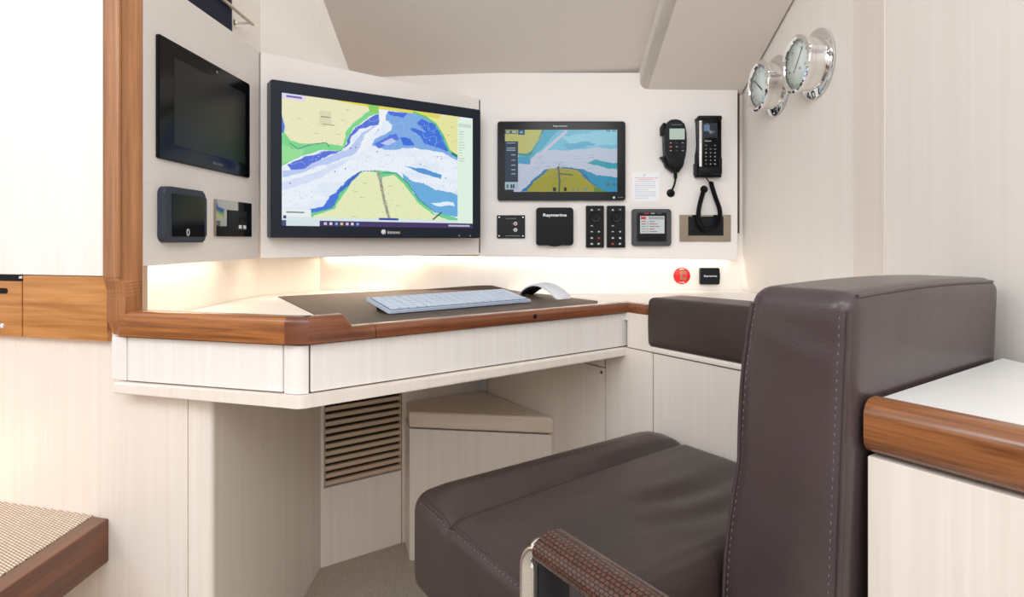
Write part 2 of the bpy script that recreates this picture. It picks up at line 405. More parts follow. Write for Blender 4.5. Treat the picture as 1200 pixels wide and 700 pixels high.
def raster(name, im, M, x0, x1, y0, y1, z, mat, parent):
    w, h = im.w, im.h; xs = np.linspace(x0, x1, w); ys = np.linspace(y1, y0, h)
    co = np.zeros((h, w, 3)); co[..., 0] = xs[None, :]; co[..., 1] = ys[:, None]; co[..., 2] = z
    Mn = np.array(M); wv = co.reshape(-1, 3) @ Mn[:3, :3].T+Mn[:3, 3]-np.array(wpos(parent))
    idx = np.arange(w*h).reshape(h, w); f = np.stack([idx[1:, :-1], idx[1:, 1:], idx[:-1, 1:], idx[:-1, :-1]], -1).reshape(-1, 4)
    me = bpy.data.meshes.new(name); me.vertices.add(w*h); me.vertices.foreach_set('co', wv.ravel().astype(np.float32))
    nf = len(f); me.loops.add(nf*4); me.loops.foreach_set('vertex_index', f.ravel().astype(np.int32)); me.polygons.add(nf)
    me.polygons.foreach_set('loop_start', (np.arange(nf)*4).astype(np.int32)); me.polygons.foreach_set('loop_total', np.full(nf, 4, np.int32)); me.update(calc_edges=True)
    c = im.a/255.0; lin = np.where(c <= .04045, c/12.92, ((c+.055)/1.055)**2.4); rgba = np.ones((h*w, 4)); rgba[:, :3] = lin.reshape(-1, 3)
    at = me.color_attributes.new('Col', 'FLOAT_COLOR', 'POINT'); at.data.foreach_set('color', rgba.ravel().astype(np.float32))
    me.materials.append(mat); o = bpy.data.objects.new(name, me); o.parent = parent; COL.objects.link(o); return o

# ------------------------------------------------------------------ large monitor
T = .035
u0, _ = pl(FM, 317, 200, T); u1, _ = pl(FM, 563, 200, T)
vt = (pl(FM, 317, 89.5, T)[1]+pl(FM, 563, 131.5, T)[1])/2; vb = (pl(FM, 317, 277.5, T)[1]+pl(FM, 563, 280.2, T)[1])/2
mon = thing('computer_monitor', 'large black wall-mounted monitor showing a bright nautical chart', 'monitor', FM @ Vector(((u0+u1)/2, vb, 0)))
part('housing', BEZEL, mon, rrect, FM, u0, u1, vb, vt, 0.001, T, .004, .003)
su0, su1 = pl(FM, 330.2, 180, T)[0], pl(FM, 553.7, 180, T)[0]
svt = (pl(FM, 330.2, 104.8, T)[1]+pl(FM, 553.7, 142.3, T)[1])/2; svb = (pl(FM, 330.2, 263.2, T)[1]+pl(FM, 553.7, 268.8, T)[1])/2
def q2(x, y):     # crop coordinates of the zoom -> screen 0..1
    u, v = pl(FM, 300+x/3.043, 70+y/3.043, T)
    yt = 0; return (u-su0)/(su1-su0), (svt-v)/(svt-svb)
im = Img(560, 340, (234, 241, 249))
def Q(l): return [q2(*p) for p in l]
np.random.seed(3)
for k in range(60):      # faint depth shading
    x, y = np.random.rand(2); r_ = .02+.05*np.random.rand(); m_ = ((im.X-x)/2.2)**2+(im.Y-y)**2 < r_**2*.5; im.a[m_] = im.a[m_]*.5+np.array((222, 233, 248))*.5
im.poly(Q([(92, 395), (180, 378), (240, 350), (330, 322), (372, 262), (435, 225), (436, 250), (405, 285), (372, 320), (330, 345), (230, 380), (150, 405), (92, 418)]), (186, 202, 242), .004, 1)
im.poly(Q([(92, 440), (150, 425), (260, 380), (330, 350), (300, 385), (180, 440), (92, 470)]), (214, 224, 246), .004, 2)
im.poly(Q([(470, 182), (560, 190), (640, 215), (680, 300), (720, 345), (720, 358), (660, 335), (610, 318), (545, 318), (470, 320), (415, 312), (428, 285), (470, 262), (490, 235), (460, 215)]), (126, 170, 228), .006, 3)
im.poly(Q([(92, 90), (440, 150), (435, 172), (385, 195), (350, 230), (330, 262), (318, 298), (300, 318), (250, 306), (160, 302), (120, 287), (100, 258), (92, 200)]), (234, 232, 190), .002, 4)
im.poly(Q([(92, 225), (102, 262), (125, 290), (160, 298), (250, 300), (306, 308), (322, 262), (345, 228), (385, 192), (432, 172), (440, 192), (400, 206), (352, 245), (326, 285), (306, 328), (222, 322), (150, 350), (92, 380)]), (126, 214, 140), .003, 5)
im.poly(Q([(92, 300), (130, 316), (180, 322), (150, 350), (92, 372)]), (150, 222, 150), .003, 6)
im.poly(Q([(112, 372), (180, 346), (240, 327), (304, 328), (326, 285), (352, 250), (400, 208), (441, 194), (440, 232), (410, 236), (372, 250), (342, 276), (322, 308), (290, 334), (232, 350), (182, 388), (130, 392)]), (88, 114, 216), .004, 7)
im.poly(Q([(92, 196), (104, 240), (98, 262), (92, 262)]), (90, 120, 220))
im.poly(Q([(590, 208), (640, 232), (668, 275), (680, 325), (650, 320), (612, 300), (560, 262), (548, 244), (600, 258), (578, 228)]), (62, 114, 216), .006, 8)
im.poly(Q([(470, 184), (540, 190), (530, 206), (480, 200)]), (70, 110, 218), .004, 9)
im.poly(Q([(510, 276), (548, 284), (566, 306), (530, 308)]), (60, 110, 216), .004, 10)
im.poly(Q([(425, 300), (470, 268), (505, 262), (512, 282), (480, 300), (440, 314)]), (84, 120, 220), .006, 11)
im.poly(Q([(446, 300), (480, 280), (498, 288), (470, 306)]), (190, 200, 240), .004, 12)
im.poly(Q([(562, 186), (600, 188), (725, 205), (725, 345), (708, 338), (688, 322), (668, 272), (640, 228), (606, 204)]), (230, 228, 160), .002, 13)
im.poly(Q([(255, 132), (440, 160), (560, 178), (660, 198), (650, 212), (560, 192), (430, 176), (300, 150)]), (226, 214, 92))
im.poly(Q([(390, 150), (436, 162), (434, 196), (405, 186)]), (140, 206, 96), .002, 14)
im.line(Q([(562, 188), (606, 206), (640, 230), (668, 274), (688, 324), (718, 346)]), .009, (100, 200, 120))
im.line(Q([(700, 335), (720, 347)]), .012, (30, 130, 110))
gx_ = np.abs(np.sin(im.X*31+2.2*np.sin(im.Y*17)+1.3*np.sin(im.X*57+im.Y*23))) < .06
lum = im.a.sum(-1); im.a[gx_ & (lum > 660)] *= np.array((.9, .93, .97)); im.a[gx_ & (im.a[..., 2] > 205) & (lum < 560)] = (168, 192, 240)
im.poly(Q([(440, 178), (472, 184), (458, 214), (430, 262), (400, 292), (370, 330), (350, 345), (392, 268), (436, 232)]), (238, 243, 250), .003, 15)
im.poly(Q([(522, 405), (560, 430), (640, 462), (722, 482), (722, 562), (640, 545), (580, 505), (540, 455)]), (106, 172, 222), .005, 16)
im.poly(Q([(526, 377), (600, 392), (664, 410), (656, 424), (600, 410)]), (86, 150, 214), .004, 17)
im.poly(Q([(620, 510), (700, 508), (710, 522), (650, 522)]), (228, 240, 250), .004, 18)
im.poly(Q([(150, 548), (240, 520), (300, 455), (340, 425), (372, 396), (380, 408), (330, 462), (300, 505), (262, 540), (180, 556)]), (70, 118, 216), .005, 19)
im.poly(Q([(172, 552), (270, 530), (300, 480), (340, 436), (372, 399), (430, 396), (500, 402), (540, 440), (582, 500), (640, 548), (722, 566), (722, 580), (172, 566)]), (110, 206, 140), .004, 20)
im.poly(Q([(205, 556), (280, 532), (312, 478), (348, 430), (376, 403), (430, 401), (440, 440), (452, 418), (492, 410), (530, 446), (572, 505), (628, 552), (722, 582), (722, 590), (205, 576)]), (228, 234, 186), .002, 21)
im.line(Q([(436, 402), (446, 440), (456, 500), (476, 572)]), .011, (168, 176, 158))
im.line(Q([(300, 468), (340, 428), (374, 398), (432, 396)]), .0022, (40, 90, 110)); im.line(Q([(452, 404), (500, 404), (540, 440), (582, 500), (640, 546)]), .003, (30, 110, 130))
im.line(Q([(120, 298), (150, 318), (200, 302), (250, 296), (262, 312)]), .0028, (70, 110, 150)); im.line(Q([(628, 572), (660, 545)]), .006, (60, 90, 80))
r = np.random.RandomState(5)
for k in range(160):
    f_ = r.rand(); p = q2(438+38*f_**1.2+r.randn()*3.5, 402+170*f_); i, j = int(p[0]*im.w), int(p[1]*im.h); im.a[j:j+2, i:i+1] = (40, 50, 60) if k % 3 else (200, 110, 80)
for (x, y) in ((150, 210), (230, 235), (300, 215), (285, 265), (205, 262), (320, 180), (225, 190), (690, 240), (680, 270), (700, 290), (350, 470), (380, 440), (500, 520), (340, 560), (600, 380), (560, 460), (470, 450), (460, 340), (650, 345), (370, 490), (440, 380)):
    p = q2(x, y); i, j = int(p[0]*im.w), int(p[1]*im.h)
    for k in range(14): 
        if r.rand() < .7: im.a[j:j+1, i+k:i+k+1] = (120, 120, 100)
for k in range(420):
    p = (r.rand()*.9, .1+r.rand()*.85); i, j = int(p[0]*im.w), int(p[1]*im.h); c = im.a[min(j, im.h-2), min(i, im.w-2)]; im.a[j:j+1, i:i+1+(k % 2)] = c*.55
for (x0, y0, x1, y1) in ((120, 368, 300, 330), (590, 225, 660, 300)):
    for k in range(26):
        p = q2(x0+(x1-x0)*r.rand(), y0+(y1-y0)*r.rand()+8*r.randn()); i, j = int(p[0]*im.w), int(p[1]*im.h); im.a[j:j+2, i:i+2] = (170, 196, 246)
for (x, y) in ((120, 440), (280, 398), (318, 388), (430, 328), (645, 345), (660, 352), (585, 372), (675, 420), (716, 385), (595, 440), (335, 315), (355, 312)):
    p = q2(x, y); i, j = int(p[0]*im.w), int(p[1]*im.h); im.a[j:j+3, i:i+3] = (50, 60, 70)
sx = q2(718, 400)[0]
im.rect(sx, .02, 1, .955, (222, 242, 226)); im.rect(sx+.005, .06, .99, .09, (205, 216, 210))
for k in range(12): im.rect(sx+.008, .13+k*.024, sx+.008+.02+.02*r.rand(), .135+k*.024, (168, 190, 178))
im.rect(0, 0, .105, .045, (222, 216, 240)); im.rect(.02, .016, .09, .03, (110, 96, 170))
im.rect(.17, .1, .225, .2, (218, 216, 180)); im.rect(.175, .14, .22, .15, (150, 150, 130)); im.rect(.18, .2, .24, .205, (140, 140, 120)); im.rect(0, .93, sx, .955, (216, 230, 232)); im.rect(0, .87, .13, .93, (232, 240, 240)); im.rect(.02, .89, .1, .9, (90, 100, 110))
im.rect(0, .955, .17, 1, (212, 226, 232)); im.rect(.17, .955, 1, 1, (66, 52, 100)); im.rect(0, .955, .02, 1, (70, 76, 120)); im.rect(.008, .92, .02, .945, (50, 60, 110))
for k in range(7): im.rect(.19+k*.026, .968, .203+k*.026, .988, [(200, 200, 220), (220, 220, 230), (120, 170, 230), (230, 200, 120)][k % 4])
im.rect(.46, .925, .565, .94, (50, 70, 170)); im.rect(.85, .972, .98, .984, (190, 190, 200))
raster('screen', im, FM, su0, su1, svb, svt, T+.0006, screenmat('monitor_screen', .97), mon)
ml = (su0+su1)/2
text('innovo', FM, pl(FM, 461.5, 273, T)[0], pl(FM, 458, 272.3, T)[1], T+.0006, .0078, WHITE, mon, 'logo', width=.032, bold=.01)
b = bmesh.new(); lathe(b, FM @ Matrix.Translation((pl(FM, 449.5, 272, T)[0], pl(FM, 449.5, 272, T)[1], T)), [(.0, .0008), (.006, .0008), (.006, 0)], 20); obj('logo', b, WHITE, mon)
for px_ in (538, 551):
    u, v = pl(FM, px_, 276.5, T); part('button', GREYPR, mon, lathe, FM @ Matrix.Translation((u, v, T)), [(.0, .001), (.0022, .001), (.0022, 0)], 14)

# ------------------------------------------------------------------ switched-off display, left panel
T = .006
def bounds(M, xl, xr, tl, tr, bl, br, T):
    a = (pl(M, xl, tl, T), pl(M, xr, tr, T), pl(M, xl, bl, T), pl(M, xr, br, T))
    return a[0][0], a[1][0], (a[2][1]+a[3][1])/2, (a[0][1]+a[1][1])/2
x0, x1, y0, y1 = bounds(FL, 186.5, 293, 41, 97.4, 186, 208, T)
t = thing('touchscreen_display', 'switched-off black glass display on the left panel', 'display', FL @ Vector(((x0+x1)/2, y0, 0)))
part('housing', BLACK, t, rrect, FL, x0, x1, y0, y1, .0005, T-.001, .004)
part('glass', GLASS, t, rrect, FL, x0+.0012, x1-.0012, y0+.0012, y1-.0012, T-.001, T, .003, .0008)
w = x1-x0; h = y1-y0
part('screen', plain('screen_off', (20, 20, 22), .3, spec=.3), t, box, FL, x0+w*.13, x1-w*.07, y0+h*.14, y1-h*.13, T, T+.0003)
text('BRAVIDA', FL, x0+w*.58, y0+h*.065, T+.0004, .004, GREYPR, t, 'logo', width=.034)
b = bmesh.new(); lathe(b, FL @ Matrix.Translation((x0+w*.57, y1-h*.06, T)), [(0, .0006), (.0018, .0006), (.0022, 0)], 16); obj('camera_lens', b, GREYPR, t)

# tablet in a slate wall mount
T = .014
x0, x1, y0, y1 = bounds(FL, 194, 242.5, 218, 224.5, 284, 284.8, T)
t = thing('tablet_dock', 'small tablet docked in a slate-grey rounded wall mount', 'tablet dock', FL @ Vector(((x0+x1)/2, y0, 0)))
w = x1-x0; h = y1-y0
part('mount_frame', GREYPL, t, rrect, FL, x0, x1, y0, y1, .0005, T, .013, .004)
part('screen', GLASS, t, rrect, FL, x0+w*.14, x1-w*.07, y0+h*.11, y1-h*.12, T-.002, T+.0006, .002)
b = bmesh.new(); tube(b, [FL @ Vector((x0+w*.5+.0035*math.cos(a), y0+h*.19+.0055*math.sin(a), T+.0012)) for a in [i*math.pi/9 for i in range(18)]], .0006, 6, closed=True); obj('home_button', b, WHITE, t, True)
# usb socket plate
T = .005
x0, x1, y0, y1 = bounds(FL, 253.3, 295, 233.8, 238.2, 277.6, 277.2, T)
t = thing('socket_plate', 'mirror-finish steel plate with two small sockets on the left panel', 'socket plate', FL @ Vector(((x0+x1)/2, y0, 0)))
w = x1-x0; h = y1-y0
part('plate', STEEL, t, rrect, FL, x0, x1, y0, y1, .0005, T, .001, .001)
part('socket_insert', BLACK2, t, box, FL, x0+w*.3, x1-w*.18, y0+h*.2, y1-h*.26, T, T+.002, .0006)
for k in (0, 1):
    cx = x0+w*(.62+.13*k)
    s_ = part('usb_port', BLACK, t, box, FL, cx-.005, cx+.005, y0+h*.42, y0+h*.58, T+.002, T+.0028)
    part('port_label', WHITE, s_, box, FL, cx-.0055, cx+.0055, y0+h*.23, y0+h*.33, T+.002, T+.0026)

# ------------------------------------------------------------------ chartplotter on the back panel
T = .012
x0, x1, y0, y1 = bounds(FB, 583, 733, 143.4, 141.2, 234.4, 235.4, T)
cp = thing('chartplotter', 'black touchscreen chartplotter with blue and yellow chart on the back panel', 'chartplotter', FB @ Vector(((x0+x1)/2, y0, 0)))
part('housing', BLACK2, cp, rrect, FB, x0, x1, y0, y1, .0005, T, .006, .003)
part('glass', GLASS, cp, rrect, FB, x0+.003, x1-.003, y0+.003, y1-.003, T-.001, T+.0005, .005)
sx0, sx1, sy0, sy1 = bounds(FB, 591.8, 723.2, 152.5, 152, 225, 225, T)
def q3(x, y): return (x-138)/835.0, (y-150)/453.0
im = Img(400, 230, (196, 206, 226))
def Q(l): return [q3(*p) for p in l]
im.poly(Q([(420, 150), (973, 150), (973, 290), (800, 280), (640, 300), (470, 300), (330, 330), (240, 330), (300, 280)]), (120, 196, 224), .006, 1)
im.poly(Q([(420, 150), (540, 150), (400, 300), (330, 360), (240, 380), (240, 330), (310, 310)]), (84, 176, 206), .004, 2)
im.poly(Q([(560, 200), (760, 170), (900, 150), (973, 150), (973, 250), (840, 270), (640, 270)]), (150, 214, 234), .008, 3)
im.poly(Q([(580, 260), (700, 235), (830, 250), (700, 290), (600, 290)]), (96, 180, 214), .008, 4)
im.line(Q([(590, 165), (480, 260), (380, 350), (270, 470)]), .022, (206, 206, 226))
im.poly(Q([(138, 150), (430, 150), (380, 240), (340, 300), (300, 325), (240, 320), (138, 300)]), (196, 196, 116), .003, 5)
im.poly(Q([(430, 150), (395, 220), (345, 310), (320, 345), (240, 335), (240, 322), (300, 325), (340, 300), (385, 235), (412, 150)]), (70, 150, 130), .004, 6)
im.poly(Q([(240, 345), (330, 340), (320, 400), (240, 400)]), (70, 160, 200), .006, 7)
im.poly(Q([(740, 390), (800, 370), (973, 395), (973, 440), (860, 420)]), (40, 164, 180), .006, 8)
im.poly(Q([(260, 603), (350, 510), (440, 440), (530, 425), (640, 425), (720, 440), (800, 480), (973, 500), (973, 603)]), (34, 120, 170), .005, 9)
im.poly(Q([(700, 435), (820, 480), (973, 500), (973, 603), (880, 603), (790, 540)]), (40, 150, 190), .005, 10)
im.poly(Q([(300, 603), (350, 530), (420, 480), (460, 436), (560, 428), (680, 446), (760, 530), (880, 603)]), (166, 160, 40), .004, 11)
im.poly(Q([(800, 560), (860, 590), (900, 603), (800, 603)]), (90, 140, 60), .004, 12)
im.line(Q([(535, 420), (545, 520), (540, 603)]), .01, (60, 90, 90))
im.line(Q([(545, 470), (640, 480)]), .008, (40, 80, 70))
r = np.random.RandomState(9)
for k in range(260):
    x, y = q3(540+r.randn()*(10+45*r.rand()), 380+r.rand()*215); i, j = int(x*im.w), int(y*im.h)
    if 0 <= i < im.w-2 and 0 <= j < im.h-1: im.a[j:j+1, i:i+2] = (30, 60, 70)
for k in range(500):
    i, j = int(r.rand()*398), int(r.rand()*228); im.a[j, i:i+1] = im.a[j, i]*.72
for k in range(14):
    x, y = 350+r.rand()*450, 330+r.rand()*150; p = q3(x, y); i, j = int(p[0]*im.w), int(p[1]*im.h); im.a[j, i:i+18] = im.a[j, i:i+18]*.6
def R3(x0, y0, x1, y1, c): p = q3(x0, y0); q = q3(x1, y1); im.rect(p[0], p[1], q[0], q[1], c)
R3(138, 235, 236, 530, (34, 52, 72)); R3(138, 530, 236, 585, (170, 196, 206)); R3(138, 585, 205, 603, (20, 24, 30)); R3(236, 150, 286, 187, (40, 90, 130))
R3(138, 156, 230, 180, (60, 84, 70)); R3(146, 160, 176, 174, (170, 190, 200)); R3(190, 160, 226, 174, (180, 196, 200)); R3(250, 162, 270, 176, (150, 190, 210))
for y in (244, 280, 296, 330, 368, 404, 438, 468): R3(185 if y > 300 else 150, y, 218, y+7, (150, 170, 190))
for x in (152, 180, 196): R3(x, 548, x+12, 576, (40, 50, 60))
for x in (496, 576): R3(x, 570, x+22, 597, (24, 30, 36))
for x in (640, 672, 720, 740): R3(x, 575, x+12, 592, (90, 150, 170))
for x in (890, 935): R3(x, 154, x+30, 164, (100, 140, 160)); R3(x, 540, x+24, 556, (90, 110, 90))
raster('screen', im, FB, sx0, sx1, sy0, sy1, T+.0009, screenmat('plotter_screen', .75), cp)
u, v = pl(FB, 656.5, 148, T); text('Raymarine', FB, u, v, T+.0009, .0045, WHITE, cp, 'logo', width=.038, bold=.012)
u, v = pl(FB, 719.4, 231.6, T); b = bmesh.new(); lathe(b, FB @ Matrix.Translation((u, v, T)), [(0, .0015), (.0032, .0015), (.0034, 0)], 18); obj('power_button', b, emit('green_button', (190, 236, 214), .8), cp)
u, v = pl(FB, 727, 231.5, T); text('AXIOM', FB, u, v, T+.0009, .003, GREYPR, cp, 'logo', width=.015)

# small switch panel
T = .005
x0, x1, y0, y1 = bounds(FB, 582.3, 615.3, 252.2, 252.4, 279.2, 279.5, T)
t = thing('switch_panel', 'small black panel with four corner screws under the chartplotter', 'switch panel', FB @ Vector(((x0+x1)/2, y0, 0)))
part('plate', BLACK2, t, rrect, FB, x0, x1, y0, y1, .0005, T, .002, .001)
for sx_ in (x0+.006, x1-.006):
    for sy_ in (y0+.006, y1-.006):
        part('screw', CHROME, t, lathe, FB @ Matrix.Translation((sx_, sy_, T)), [(0, .0012), (.0016, .001), (.0024, 0)], 14, smooth=True)
w = x1-x0; h = y1-y0
part('button', WHITE, t, lathe, FB @ Matrix.Translation((x0+w*.66, y0+h*.63, T)), [(0, .002), (.0048, .002), (.0052, 0)], 20)
part('indicator', RED, t, lathe, FB @ Matrix.Translation((x0+w*.66, y0+h*.63, T+.002)), [(0, .0006), (.0026, .0006), (.003, 0)], 16)
part('button', WHITE, t, lathe, FB @ Matrix.Translation((x0+w*.66, y0+h*.36, T)), [(0, .002), (.0048, .002), (.0052, 0)], 20)
part('symbol', BLACK, t, box, FB, x0+w*.66-.001, x0+w*.66+.001, y0+h*.36-.003, y0+h*.36+.003, T+.002, T+.0026)
text('autohelm', FB, x0+w*.5, y0+h*.86, T+.0006, .004, GREYPR, t, width=.028)
b = bmesh.new(); box(b, FB, x0+w*.53, x0+w*.6, y0+h*.62, y0+h*.64, T, T+.0006); box(b, FB, x0+w*.55, x0+w*.6, y0+h*.35, y0+h*.37, T, T+.0006); box(b, FB, x0+w*.3, x0+w*.82, y0+h*.09, y0+h*.11, T, T+.0006); obj('marking', b, GREYPR, t)

# sun cover
T = .018
x0, x1, y0, y1 = bounds(FB, 628.5, 672, 243.4, 243.2, 287.7, 287.9, T)
t = thing('instrument_cover', 'square black snap-on instrument cover lettered in white between switch panel and keypads', 'instrument cover', FB @ Vector(((x0+x1)/2, y0, 0)))
w = x1-x0
part('cover', BLACK, t, rrect, FB, x0, x1, y0, y1, .0005, T, .008, .004)
b = bmesh.new(); prism(b, FB, [(x0+w*.28, y0+.003), (x0+w*.36, y0-.0015), (x0+w*.5, y0-.003), (x0+w*.64, y0-.0015), (x0+w*.72, y0+.003)], .002, T-.003, .001); obj('lift_tab', b, BLACK, t)
text('Raymarine', FB, (x0+x1)/2, y0+(y1-y0)*.79, T+.0004, .0105, WHITE, t, width=.064, bold=.03)

# keypads
def keypad(xa, xb, label, red_low):
    T = .010
    x0, x1, y0, y1 = bounds(FB, xa, xb, 241.2, 241.2, 290.2, 290.6, T); w = x1-x0; h = y1-y0
    t = thing('remote_keypad', label, 'keypad', FB @ Vector(((x0+x1)/2, y0, 0)), 'remote keypads')
    part('housing', BLACK, t, rrect, FB, x0, x1, y0, y1, .0005, T, .002, .0012)
    kb = part('rotary_knob', BLACK2, t, lathe, FB @ Matrix.Translation(((x0+x1)/2+.001, y0+h*.72, T)), [(0, .004), (.008, .004), (.0085, .003), (.0135, .0035), (.0155, 0)], 28, smooth=True)
    part('knob_cap', BLACK, kb, lathe, FB @ Matrix.Translation(((x0+x1)/2+.001, y0+h*.72, T+.004)), [(0, .0015), (.006, .001), (.007, 0)], 24, smooth=True)
    syms = (('^', '*'), ('=', ''), ('-', '+'), ('o', 'a'), ('m', 'p'))
    for r_, yy in enumerate((.90, .52, .38, .23, .09)):
        for c_ in (0, 1):
            if r_ == 1 and c_ == 1: continue
            cx = x0+w*(.31+.4*c_); cy = y0+h*yy
            kk = part('button', BLACK2, t, rrect, FB, cx-.0065, cx+.0065, cy-.0045, cy+.0045, T-.001, T+.0008, .002)
            mm = WHITE if not (r_ == 3 and c_ == 1 and not red_low) and not (r_ == 4 and c_ == 0 and red_low) else REDPR
            text(syms[r_][c_], FB, cx, cy, T+.001, .0045 if syms[r_][c_] not in '-=' else .0016, mm, kk, 'symbol', width=.006, bold=.03)
keypad(687, 707.8, 'black keypad with round knob, next to the lettered square cover', False)
keypad(711.5, 732.8, 'black keypad with round knob, next to the grey-screened pilot display', True)

# paper notice
x0, x1, y0, y1 = bounds(FB, 740.5, 772.8, 201.8, 201.6, 236, 236, .0008)
t = thing('paper_notice', 'small white printed paper notice beside the chartplotter', 'notice', FB @ Vector(((x0+x1)/2, y0, 0)))
part('sheet', PAPER, t, box, FB, x0, x1, y0, y1, .0003, .0008)
w = x1-x0; h = y1-y0; rr = random.Random(4)
b = bmesh.new(); b2 = bmesh.new()
for k in range(9):
    y = y0+h*(.68-.072*k); x = x0+w*.1; end = x0+w*(.86 if k not in (4, 8) else .6)
    while x < end:
        l = rr.uniform(.002, .006); box(b, FB, x, min(x+l, end), y, y+.0010, .0008, .0010); x += l+.0012
for (ya, xa, xb) in ((.79, .12, .92), (.74, .25, .75)):
    x = x0+w*xa
    while x < x0+w*xb: l = rr.uniform(.002, .005); box(b2, FB, x, x+l, y0+h*ya, y0+h*ya+.0012, .0008, .0010); x += l+.001
obj('print', b, plain('blue_grey_ink', (130, 140, 170), .6), t); obj('print', b2, REDPR, t)
text('/', FB, x0+w*.45, y0+h*.9, .001, .007, GREYPR, t, 'emblem', width=.005, bold=.01)

# pilot display
T = .014
x0, x1, y0, y1 = bounds(FB, 741, 787, 245, 245, 288.3, 288.8, T)
t = thing('pilot_display', 'dark grey pilot control head with pale lit screen below the paper notice', 'instrument', FB @ Vector(((x0+x1)/2, y0, 0)))
w = x1-x0; h = y1-y0; LC = x0, y0
part('housing', plain('charcoal_plastic', (62, 62, 66), .5), t, rrect, FB, x0, x1, y0, y1, .0005, T-.002, .007, .003)
part('face', BLACK2, t, rrect, FB, x0+w*.12, x1-w*.12, y0+h*.12, y1-h*.1, T-.003, T-.001, .004)
im = Img(90, 64, (214, 220, 218)); im.rect(.03, .04, .24, .2, (226, 70, 70)); im.rect(.35, .04, .97, .2, (170, 176, 176)); im.rect(.3, .3, .32, .95, (140, 146, 146))
for k in range(5): im.rect(.06, .3+k*.14, .24, .35+k*.14, (150, 90, 90) if k < 2 else (150, 156, 160)); im.rect(.38, .3+k*.14, .6+.3*((k*7) % 3)/3, .35+k*.14, (196, 90, 90) if k % 2 else (130, 136, 140))
raster('screen', im, FB, x0+w*.2, x1-w*.18, y0+h*.34, y1-h*.19, T-.0005, screenmat('pilot_screen', .8), t)
for k in range(4): part('button', BLACK, t, box, FB, x0+w*(.2+.16*k), x0+w*(.345+.16*k), y0+h*.17, y0+h*.27, T-.001, T+.0015, .0008)
u = x0+w*.5
b = bmesh.new(); box(b, FB, x0+w*.3, x0+w*.42, y0+h*.87, y0+h*.89, T-.001, T-.0004); obj('marking', b, RED, t)
text('NKE', FB, x0+w*.52, y0+h*.88, T-.0002, .0025, WHITE, t, width=.01, bold=.02); text('PILOT', FB, x0+w*.69, y0+h*.88, T-.0002, .0022, GREYPR, t, width=.014)

# steel plate low right
T = .004
x0, x1, y0, y1 = bounds(FB, 796.5, 856.5, 252, 252, 283.2, 283.4, T)
t = thing('socket_plate', 'wide mirror-steel socket plate behind the coiled cord on the back panel', 'socket plate', FB @ Vector(((x0+x1)/2, y0, 0)))
w = x1-x0; h = y1-y0
part('plate', STEEL, t, rrect, FB, x0, x1, y0, y1, .0005, T, .001, .001)
sb = part('socket_insert', BLACK2, t, box, FB, x0+w*.17, x1-w*.15, y0+h*.22, y1-h*.06, T, T+.003, .0008)
part('card_slot', BLACK, sb, box, FB, x0+w*.22, x0+w*.5, y0+h*.3, y0+h*.42, T+.003, T+.0036)

# ------------------------------------------------------------------ radio handset
def P(px, py, z=0.0, M=FB):
    u, v = pl(M, px, py, z); return Vector((u, v, z))
t = thing('radio_handset', 'black radio handset with small pale screen clipped in its holder', 'radio handset', FB @ P(790, 200))
p = P(776, 150); q = P(781, 165)
x0, x1, y0, y1 = bounds(FB, 778.5, 804.5, 139.8, 139.8, 196, 196, .03); w = x1-x0; h = y1-y0
# holder clip
b = bmesh.new(); prism(b, FB, [(x0-.0055, y0+h*.70), (x0+.006, y0+h*.66), (x0+.008, y1-.008), (x0+.002, y1-.006), (x0-.0055, y1-.018)], .0, .018, .002)
prism(b, FB, [(x0-.008, y0+h*.22), (x0-.001, y0+h*.25), (x0+.008, y0+.002), (x0+w*.45, y0-.012), (x0+w*.72, y0-.012), (x1-.006, y0+.004), (x1-.002, y0+h*.14), (x1-.012, y0+.012), (x0+.012, y0+.014)][:], .0, .022, .003)
box(b, FB, x0+.008, x1-.008, y0+.004, y1-.012, .0005, .008)
obj('holder', b, BLACK, t, True)
pts = []
for k in range(48):
    a = 2*math.pi*k/48; c, s_ = math.cos(a), math.sin(a); e = .62
    xx = (x0+x1)/2+w/2*math.copysign(abs(c)**e, c)*(1-.12*max(0, -s_)); yy = (y0+y1)/2+h/2*math.copysign(abs(s_)**(.75), s_); pts.append((xx, yy))
b = bmesh.new(); prism(b, FB, pts, .009, .033, .006, 4); hs = obj('handset_body', b, BLACK2, t, True)
part('screen', emit('lcd_green', (196, 214, 200), .75), hs, rrect, FB, x0+w*.22, x1-w*.1, y0+h*.575, y1-h*.2, .0325, .0336, .001)
for r_ in range(3):
    for c_ in range(3):
        cx = x0+w*(.27+.27*c_); cy = y0+h*(.5-.08*r_)
        part('key', GREYPL if (r_, c_) != (1, 0) else REDPR, hs, rrect, FB, cx-.0035, cx+.0035, cy-.0018, cy+.0018, .0325, .0345, .0012)
        if (r_+c_) % 2 == 0: part('symbol', WHITE, hs, box, FB, cx-.0018, cx+.0018, cy-.0006, cy+.0006, .0345, .0348)
text('Raymarine', FB, x0+w*.55, y1-h*.12, .0336, .003, GREYPR, hs, 'logo', width=.026, bold=.02)
b = bmesh.new()
for k in range(4): box(b, FB, x0+w*.3, x1-w*.25, y0+h*(.16+.035*k), y0+h*(.172+.035*k), .0325, .0334)
obj('speaker_slots', b, BLACK, hs)
cpts = [P(791, 195, .02), P(791.5, 203, .018), P(791.5, 210, .012), P(790, 217, .012), P(787, 224, .01), P(785.8, 227, .004)]
def smoothpath(c, n=8):
    out = []
    for i in range(len(c)-1):
        p0, p1, p2, p3 = c[max(i-1, 0)], c[i], c[i+1], c[min(i+2, len(c)-1)]
        for k in range(n):
            s = k/n; out.append(.5*((2*p1)+(p2-p0)*s+(2*p0-5*p1+4*p2-p3)*s*s+(3*p1-p0-3*p2+p3)*s**3))
    out.append(c[-1]); return out
